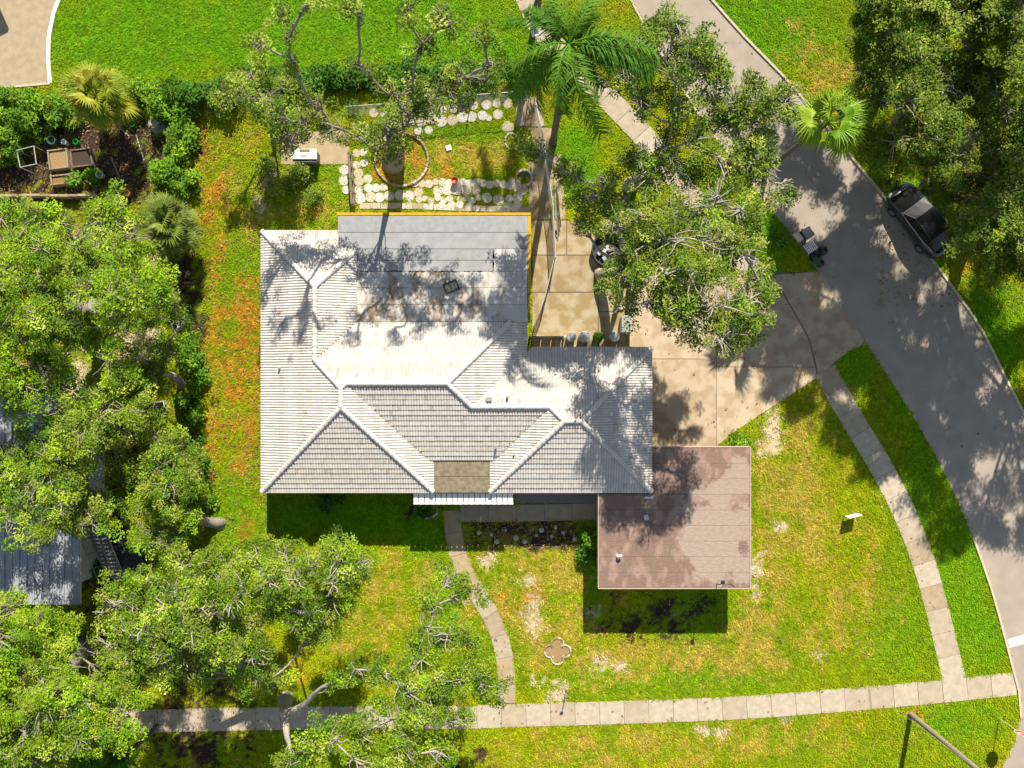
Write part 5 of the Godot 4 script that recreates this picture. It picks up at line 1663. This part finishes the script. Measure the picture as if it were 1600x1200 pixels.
func trees() -> void:
	var bk: Material = mats.bark
	var pale: Material = mats.bark_pale
	oak("sparse crooked oak growing from the round planter behind the house", 614, 256, 5.2, 0.5, [[600, 205, 8.2, 34], [562, 215, 7.8, 29], [520, 200, 7.7, 29], [470, 192, 7.7, 34], [450, 222, 7.1, 24], [437, 185, 7.4, 26], [425, 160, 8.5, 26], [640, 180, 8.4, 31], [668, 160, 9.0, 29], [700, 140, 9.7, 31], [735, 120, 10.3, 29], [645, 140, 9.7, 29], [610, 150, 9.6, 26], [660, 70, 11.6, 17], [705, 40, 12.3, 21], [755, 55, 12.2, 22], [770, 100, 10.9, 16], [690, 20, 13.0, 19], [560, 100, 11.4, 9], [452, 60, 12.2, 12], [400, 70, 12.1, 12], [460, 95, 11.5, 12], [562, 20, 13.5, 9], [640, 8, 13.5, 16], [440, 20, 13.5, 7], [480, 10, 13.5, 6], [760, 128, 9.7, 21], [725, 150, 9.1, 22], [495, 165, 8.5, 19], [590, 235, 7.0, 21], [620, 225, 7.6, 21], [380, 150, 9.6, 17]], OLIVE, 0.36, bk, Vector2.ZERO, 7)
	oak("tall grey limbed oak between the royal palm and the road", 985, 290, 3.2, 0.40, [[1010, 70, 11.2, 34], [1055, 35, 11.7, 29], [1085, 85, 11.2, 39], [1045, 105, 11.0, 36], [1120, 112, 10.8, 27], [975, 110, 10.6, 26], [1000, 160, 10.2, 29], [1062, 165, 10.2, 29], [1110, 160, 10.2, 22], [1155, 152, 10.6, 32], [1190, 172, 10.6, 31], [1232, 152, 11.0, 29], [1140, 190, 9.8, 31], [1185, 222, 10.2, 34], [1090, 222, 9.8, 32], [1040, 232, 9.2, 31], [990, 245, 9.2, 29], [1135, 258, 9.8, 34], [1195, 272, 9.7, 27], [1070, 275, 9.2, 34], [1010, 285, 8.8, 31], [945, 285, 8.4, 22], [920, 315, 8.2, 22], [900, 275, 8.2, 14], [1230, 300, 9.2, 19], [955, 330, 7.7, 24], [880, 265, 8.2, 14], [835, 235, 7.2, 20]], OLIVE, 0.9, pale, Vector2.ZERO, 9)
	oak("broad oak spreading over the patio and driveway", 940, 425, 2.4, 0.36, [[1010, 340, 10.0, 38], [1068, 330, 10.2, 44], [1125, 312, 10.2, 36], [1160, 335, 10.6, 32], [1005, 385, 10.0, 38], [1058, 380, 10.6, 48], [1118, 372, 10.7, 42], [1040, 430, 10.6, 48], [1100, 428, 11.1, 54], [1160, 402, 10.7, 34], [1080, 480, 10.8, 44], [1130, 480, 11.0, 46], [1172, 470, 10.6, 32], [1130, 525, 10.4, 36], [1182, 505, 10.2, 30], [972, 432, 8.8, 26], [985, 468, 8.4, 18], [1070, 505, 10.0, 34], [1020, 470, 9.8, 26], [905, 350, 8.0, 16], [1190, 440, 10.2, 26], [960, 350, 8.8, 30], [975, 395, 8.6, 26]], OLIVE, 0.66, pale, Vector2.ZERO, 10)
	# oaks beyond the road, right; they also reach past the frame and shade the road
	oak("wide dark oak at the top right whose edge meets the lawn", 1395, 215, 4.0, 0.45, fill([1340, 0, 1370, -160, 1560, -170, 1560, 20, 1530, 150, 1500, 250, 1440, 262, 1375, 232, 1350, 170, 1330, 110, 1355, 60], 46, 7.0, 10.5, [[1410, 195, 26]]), DEEP + OLIVE, 1.35, bk)
	oak("tall dark oak filling the top right corner", 1485, 250, 4.2, 0.5, fill([1540, -260, 1850, -260, 1850, 230, 1620, 240, 1510, 190, 1530, 40], 46, 8.0, 11.5), DEEP + OLIVE, 1.2, bk)
	oak("dark oak overhanging the parked car on the right", 1525, 335, 3.6, 0.45, fill([1520, 210, 1680, 200, 1800, 330, 1720, 440, 1590, 430, 1545, 405, 1505, 380, 1500, 330, 1520, 270], 44, 6.5, 9.5, [[1500, 255, 22]]), DEEP + OLIVE, 1.3, bk)
	oak("oak outside the right edge whose crown shades the road", 1640, 380, 4.0, 0.45, fill([1700, 330, 1900, 280, 1960, 480, 1800, 560, 1690, 480], 54, 8.0, 10.5), DEEP, 0.8, bk)
	oak("oak above the top edge whose crown shades the upper road", 1400, -90, 4.0, 0.4, fill([1330, -150, 1340, -260, 1560, -280, 1600, -180], 56, 8.0, 9.5), DEEP, 0.65, bk)
	# left side
	oak("huge bright green oak filling the left edge", 150, 480, 3.0, 0.5, fill([-140, 330, 0, 335, 70, 308, 180, 320, 240, 385, 292, 470, 262, 515, 240, 555, 180, 600, 140, 560, 90, 565, 0, 650, -140, 640], 44, 5.8, 8.4, [[210, 545, 18], [105, 590, 30]]), YOUNG, 1.05, bk, Vector2.ZERO, 9)
	oak("oak whose crown lies over the grey metal roof", 166, 780, 3.0, 0.36, fill([-100, 690, 0, 700, 60, 690, 60, 610, 110, 600, 140, 640, 200, 600, 230, 640, 190, 690, 130, 720, 150, 800, 120, 865, 60, 870, 0, 820, -100, 800], 42, 5.6, 7.6, [[60, 650, 22], [20, 660, 30]]), YOUNG + OLIVE, 0.95, bk)
	oak("thick trunked oak left of the orange lawn strip", 345, 818, 2.4, 0.3, fill([190, 700, 255, 690, 300, 700, 310, 760, 290, 830, 270, 880, 215, 870, 200, 790], 40, 4.6, 6.6), YOUNG + OLIVE, 1.0, bk, Vector2(-1.2, -0.6))
	oak("broad oak over the lower left lawn reaching the front shadow", 432, 1052, 2.6, 0.42, fill([160, 965, 230, 890, 330, 865, 400, 850, 470, 872, 540, 838, 605, 885, 560, 925, 500, 995, 435, 965, 430, 1060, 330, 1085, 240, 1075, 180, 1030, 150, 1000], 40, 6.0, 8.6), OLIVE + YOUNG, 1.05, pale, Vector2.ZERO, 9)
	oak("dense bright oak in the bottom left corner", 130, 1010, 3.0, 0.45, fill([-120, 940, 0, 945, 60, 955, 105, 935, 112, 1000, 160, 1050, 235, 1090, 215, 1165, 60, 1230, 0, 1270, -120, 1300], 42, 6.0, 8.6, [[130, 1000, 16]]), YOUNG, 1.1, bk, Vector2.ZERO, 8)
	oak("open oak with long bare limbs at the bottom centre", 446, 1092, 2.6, 0.36, [[700, 900, 6.4, 19], [722, 928, 6.6, 22], [683, 945, 6.6, 22], [668, 980, 6.6, 29], [702, 990, 6.8, 26], [735, 1055, 6.6, 32], [765, 1082, 6.2, 21], [690, 1062, 7, 32], [640, 1080, 7, 29], [598, 1052, 6.6, 21], [555, 1045, 6, 18], [620, 1120, 7, 34], [680, 1110, 7, 29], [722, 1125, 6.6, 22], [570, 1142, 7, 30], [522, 1152, 7, 26], [480, 1165, 6.6, 26], [640, 1170, 7.4, 32], [565, 1192, 7.4, 27], [455, 1195, 6.4, 24], [690, 1180, 7, 21], [540, 1060, 5.6, 14], [610, 1215, 7.4, 32], [660, 1030, 6.4, 21], [735, 1000, 6, 14]], YOUNG + OLIVE, 0.95, pale, Vector2.ZERO, 6)
	oak("leaning grey limbed oak above the left fence line", 285, 600, 1.5, 0.26, [[262, 545, 4.6, 22], [235, 580, 5, 30], [210, 610, 5.4, 30], [180, 640, 5.6, 32], [230, 650, 4.8, 30], [255, 690, 4.4, 26], [280, 500, 4.0, 18], [270, 470, 4.4, 20]], OLIVE, 0.9, pale, Vector2(-0.4, -0.2))
	oak("low scrubby tree over the far corner of the side yard", 424, 186, 1.6, 0.16, [[380, 130, 4.4, 26], [410, 150, 4.2, 28], [440, 140, 4.4, 26], [350, 150, 4, 22], [430, 175, 3.8, 24], [395, 115, 4.6, 22]], OLIVE, 0.8, bk, Vector2.ZERO, 4)
	# palms
	var ff := [feather_frond(3.5, 11), feather_frond(3.1, 12), feather_frond(3.7, 13)]
	var pg := [mat("frond_green", Color(0.045, 0.125, 0.008), 0.7), mat("frond_green_b", Color(0.075, 0.175, 0.010), 0.7)]
	var pf := [mat("frond_yellow", Color(0.26, 0.27, 0.025), 0.5), mat("frond_olive", Color(0.16, 0.22, 0.018), 0.5), mat("frond_lime", Color(0.20, 0.26, 0.02), 0.5)]
	var pl := [mat("frond_lime_b", Color(0.13, 0.26, 0.015), 0.45), mat("frond_lime_c", Color(0.20, 0.30, 0.02), 0.45)]
	var ps := [mat("frond_sage", Color(0.17, 0.21, 0.045), 0.45), mat("frond_sage_b", Color(0.13, 0.18, 0.025), 0.45)]
	for m in pg + pf + pl + ps:
		m.backlight_enabled = true; m.backlight = Color(0.12, 0.18, 0.02); m.metallic_specular = 0.25; m.cull_mode = BaseMaterial3D.CULL_DISABLED
	palm("royal_palm", "tall royal palm with long feather fronds at the top centre", 864, 222, 12.4, 0.2, 21, ff, pg, [0.5, -0.6], Vector2.ZERO, mats.palm_bark)
	var fa := [fan_frond(1.1, 0.95, 21), fan_frond(1.0, 0.85, 22), fan_frond(1.2, 1.0, 23)]
	palm("fan_palm", "bright lime fan palm leaning over the road", 1196, 268, 8.2, 0.14, 15, [fan_frond(1.0, 1.15, 25), fan_frond(0.8, 1.25, 26)], pl, [0.9, -0.7], Vector2(0.2, 0), mats.palm_bark)
	palm("sabal_palm", "yellowing fan palm beside the round drive at top left", 196, 183, 2.9, 0.2, 40, fa, pf, [1.1, -0.8], Vector2.ZERO, mats.palm_bark)
	palm("sabal_palm", "sage green fan palm beside the left oak's upper edge", 296, 364, 2.5, 0.2, 44, fa, ps, [1.1, -0.8], Vector2.ZERO, mats.palm_bark)
	palm("sabal_palm", "bright green palm at the bottom left edge of the picture", 245, 1135, 5.0, 0.16, 22, [feather_frond(1.8, 31), feather_frond(2.0, 32)], pg, [1.0, -0.5], Vector2.ZERO, mats.palm_bark)
	palm("royal_palm", "second royal palm mostly above the top edge", 840, 10, 9.0, 0.2, 13, ff, pg, [0.4, -0.5], Vector2.ZERO, mats.palm_bark)

const ORD := ["first", "second", "third", "fourth", "fifth", "sixth", "seventh", "eighth", "ninth", "tenth", "eleventh", "twelfth", "thirteenth", "fourteenth", "fifteenth", "sixteenth", "seventeenth", "eighteenth"]
func plants() -> void:
	var green := [Color(0.05, 0.14, 0.012), Color(0.07, 0.18, 0.014), Color(0.04, 0.11, 0.012)]
	var bright := [Color(0.11, 0.24, 0.012), Color(0.16, 0.28, 0.015), Color(0.08, 0.18, 0.012)]
	for k in 15:
		shrub("hedge_shrub", ORD[k] + " shrub from the left in the hedge below the top lawn", 408 + k * 29.5, 130 - k * 0.9 + rng.randf_range(-4, 4), rng.randf_range(0.65, 0.85), rng.randf_range(1.0, 1.5), green, "hedge along the top lawn")
	var a := [[12, 168], [45, 170], [80, 172], [112, 182], [20, 205], [60, 198], [8, 240], [30, 232]]
	for k in a.size():
		shrub("garden_shrub", ORD[k] + " bush of the dense thicket above the cluttered yard, counted from the left", a[k][0], a[k][1], rng.randf_range(0.85, 1.15), rng.randf_range(1.6, 2.4), bright if k != 6 else YOUNG, "thicket above the cluttered yard")
	a = [[215, 150], [245, 145], [275, 150], [255, 175], [285, 185], [290, 215], [280, 240], [275, 268], [290, 290], [262, 275], [305, 160], [330, 150], [360, 150]]
	for k in a.size():
		shrub("garden_shrub", ORD[k] + " bush down the green band left of the side yard", a[k][0] + 4, a[k][1], rng.randf_range(0.6, 0.95), rng.randf_range(1.3, 2.0), bright if k < 10 else green, "green band beside the side yard")
	a = [[302, 560], [318, 590], [296, 625], [312, 650], [302, 690], [318, 720], [306, 755], [322, 775], [300, 540]]
	for k in a.size():
		shrub("fence_shrub", ORD[k] + " shrub from the top along the orange strip's left side", a[k][0], a[k][1], rng.randf_range(0.5, 0.75), rng.randf_range(0.9, 1.5), green + bright, "shrubs along the orange strip")
	shrub("carport_shrub", "round clipped green bush at the carport's upper right corner", 1150, 690, 0.62, 0.9, bright, "", false)
	shrub("carport_shrub", "yellow green bush beside the carport's left wall", 921, 838, 0.5, 1.5, bright)
	shrub("carport_shrub", "low dark bush under the carport's left edge", 912, 866, 0.5, 0.8, green)
	shrub("carport_shrub", "small green bush at the carport's right side", 1156, 855, 0.35, 0.8, bright)
	shrub("house_shrub", "spreading green bush in the shade of the front wall", 518, 778, 0.75, 0.8, green)
	shrub("house_shrub", "young leafy sapling at the edge of the house shadow", 523, 842, 0.42, 1.7, YOUNG, "", false)
	shrub("house_shrub", "small dark plant in the half round entry planter", 660, 798, 0.4, 0.5, green)
	a = [[1180, 355], [1215, 375], [1160, 330], [1120, 300]]
	for k in a.size():
		shrub("verge_plant", ORD[k] + " low green plant in the verge right of the patio oak", a[k][0], a[k][1], 0.5, 0.4, bright, "verge plants")
	shrub("yard_plant", "leafy plant in the long bed of the cluttered yard", 122, 280, 0.4, 0.6, bright)
	shrub("yard_plant", "small plant right of the raised beds in the cluttered yard", 148, 277, 0.35, 0.5, bright)
	shrub("yard_plant", "dark plant under the grey stair beside the metal roof", 158, 890, 0.5, 0.7, green)
	for k in 5:
		shrub("side_yard_sapling", ORD[k] + " wispy sapling from the left in the side yard grass", 420 + k * 18, 262 + (k * 37 % 50), rng.randf_range(0.4, 0.6), 1.2, OLIVE, "wispy saplings in the side yard", false)

# ================================================================ grass
func grass() -> void:
	var st := stl()
	var g := RandomNumberGenerator.new()
	g.seed = 99
	for k in 7:
		var a := g.randf() * TAU
		var o := Vector3(g.randfn() * 0.035, 0, g.randfn() * 0.035)
		var d := Vector3(cos(a), 0, sin(a))
		var e := Vector3(-sin(a), 0, cos(a)) * 0.013
		var l := g.randf_range(0.05, 0.10)
		var m := o + d * l * 0.5 + Vector3(0, l * 0.65, 0)
		tri(st, o - e, o + e, m + e); tri(st, o - e, m + e, m - e)
		tri(st, m - e, m + e, o + d * l * 1.25 + Vector3(0, l * 0.6, 0))
	var mesh := done(st)
	var tr := []; var cs := []
	for i in 330000:
		var x := rng.randf_range(-32.5, 32.5); var z := rng.randf_range(-24.5, 24.5)
		if masked(x, z): continue
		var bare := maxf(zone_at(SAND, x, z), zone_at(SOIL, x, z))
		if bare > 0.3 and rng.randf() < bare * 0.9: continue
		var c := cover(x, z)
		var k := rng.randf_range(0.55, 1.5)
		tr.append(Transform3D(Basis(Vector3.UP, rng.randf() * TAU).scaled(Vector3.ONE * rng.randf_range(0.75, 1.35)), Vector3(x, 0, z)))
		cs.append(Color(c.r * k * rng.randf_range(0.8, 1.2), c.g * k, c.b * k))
	var mm := MultiMesh.new()
	mm.transform_format = MultiMesh.TRANSFORM_3D
	mm.use_colors = true
	mm.mesh = mesh
	mm.instance_count = tr.size()
	for i in tr.size():
		mm.set_instance_transform(i, tr[i])
		mm.set_instance_color(i, cs[i])
	var o := MultiMeshInstance3D.new()
	o.name = "lawn_grass"
	o.multimesh = mm
	o.material_override = vmat("grass", 0.8, Color(0.08, 0.11, 0.01))
	o.set_meta("kind", "stuff")
	tag(o, "patchy green and straw coloured lawn grass", "grass")
	add_child(o)

# ================================================================ fallen leaves, twigs and scraps
func litter() -> void:
	var tones := [Color(0.30, 0.17, 0.05), Color(0.20, 0.13, 0.07), Color(0.38, 0.27, 0.12), Color(0.10, 0.08, 0.06), Color(0.24, 0.19, 0.13), Color(0.45, 0.22, 0.03)]
	var areas := [["leaf_litter", "brown fallen leaves and twigs on the dark mulch of the cluttered yard", [0, 190, 300, 320], 1500, 0.35], ["leaf_litter", "fallen leaves under the oaks at the lower left", [140, 640, 420, 1180], 1400, 0.2], ["leaf_litter", "fallen leaves under the dark oaks on the right", [1370, 180, 1600, 480], 1300, 0.2], ["leaf_litter", "scattered leaves on the patio and driveway", [830, 300, 1280, 690], 240, 0.0], ["leaf_litter", "dry leaves in the mulch bed below the entry walk", [725, 812, 930, 858], 600, 0.2], ["leaf_litter", "scattered leaves and grit on the road and verge edges", [1000, 0, 1600, 1000], 300, 0.0], ["leaf_litter", "dry leaves along the orange side strip", [310, 170, 408, 760], 1100, 0.0], ["leaf_litter", "small leaves fallen on the front lawn", [740, 850, 1450, 1190], 350, 0.0]]
	for a in areas:
		var st := stl()
		for k in a[3]:
			var p := at(rng.randf_range(a[2][0], a[2][2]), rng.randf_range(a[2][1], a[2][3]), 0.06 + rng.randf() * 0.04)
			if p.x > -14.4 and p.x < 8.0 and p.z > -9.6 and p.z < 6.2: continue
			if p.x > 4.9 and p.x < 13.6 and p.z > 3.5 and p.z < 11.7: continue
			st.set_color(tones[rng.randi() % tones.size()] * rng.randf_range(0.7, 1.2))
			var yaw := rng.randf() * TAU
			var d := Vector3(cos(yaw), rng.randf_range(-0.2, 0.2), sin(yaw)); var e := Vector3(-sin(yaw), rng.randf_range(-0.3, 0.3), cos(yaw))
			if rng.randf() < a[4]:
				tube(st, [p, p + d * rng.randf_range(0.15, 0.5)], [0.012, 0.006], 3, false)
			else:
				var l := rng.randf_range(0.05, 0.11)
				quad(st, p - d * l, p + e * l * 0.4 + Vector3(0, 0.01, 0), p + d * l, p - e * l * 0.4 + Vector3(0, 0.01, 0))
		var o := built(self, a[0], st, vmat("litter", 0.9))
		o.set_meta("kind", "stuff")
		tag(o, a[1], "leaf litter")
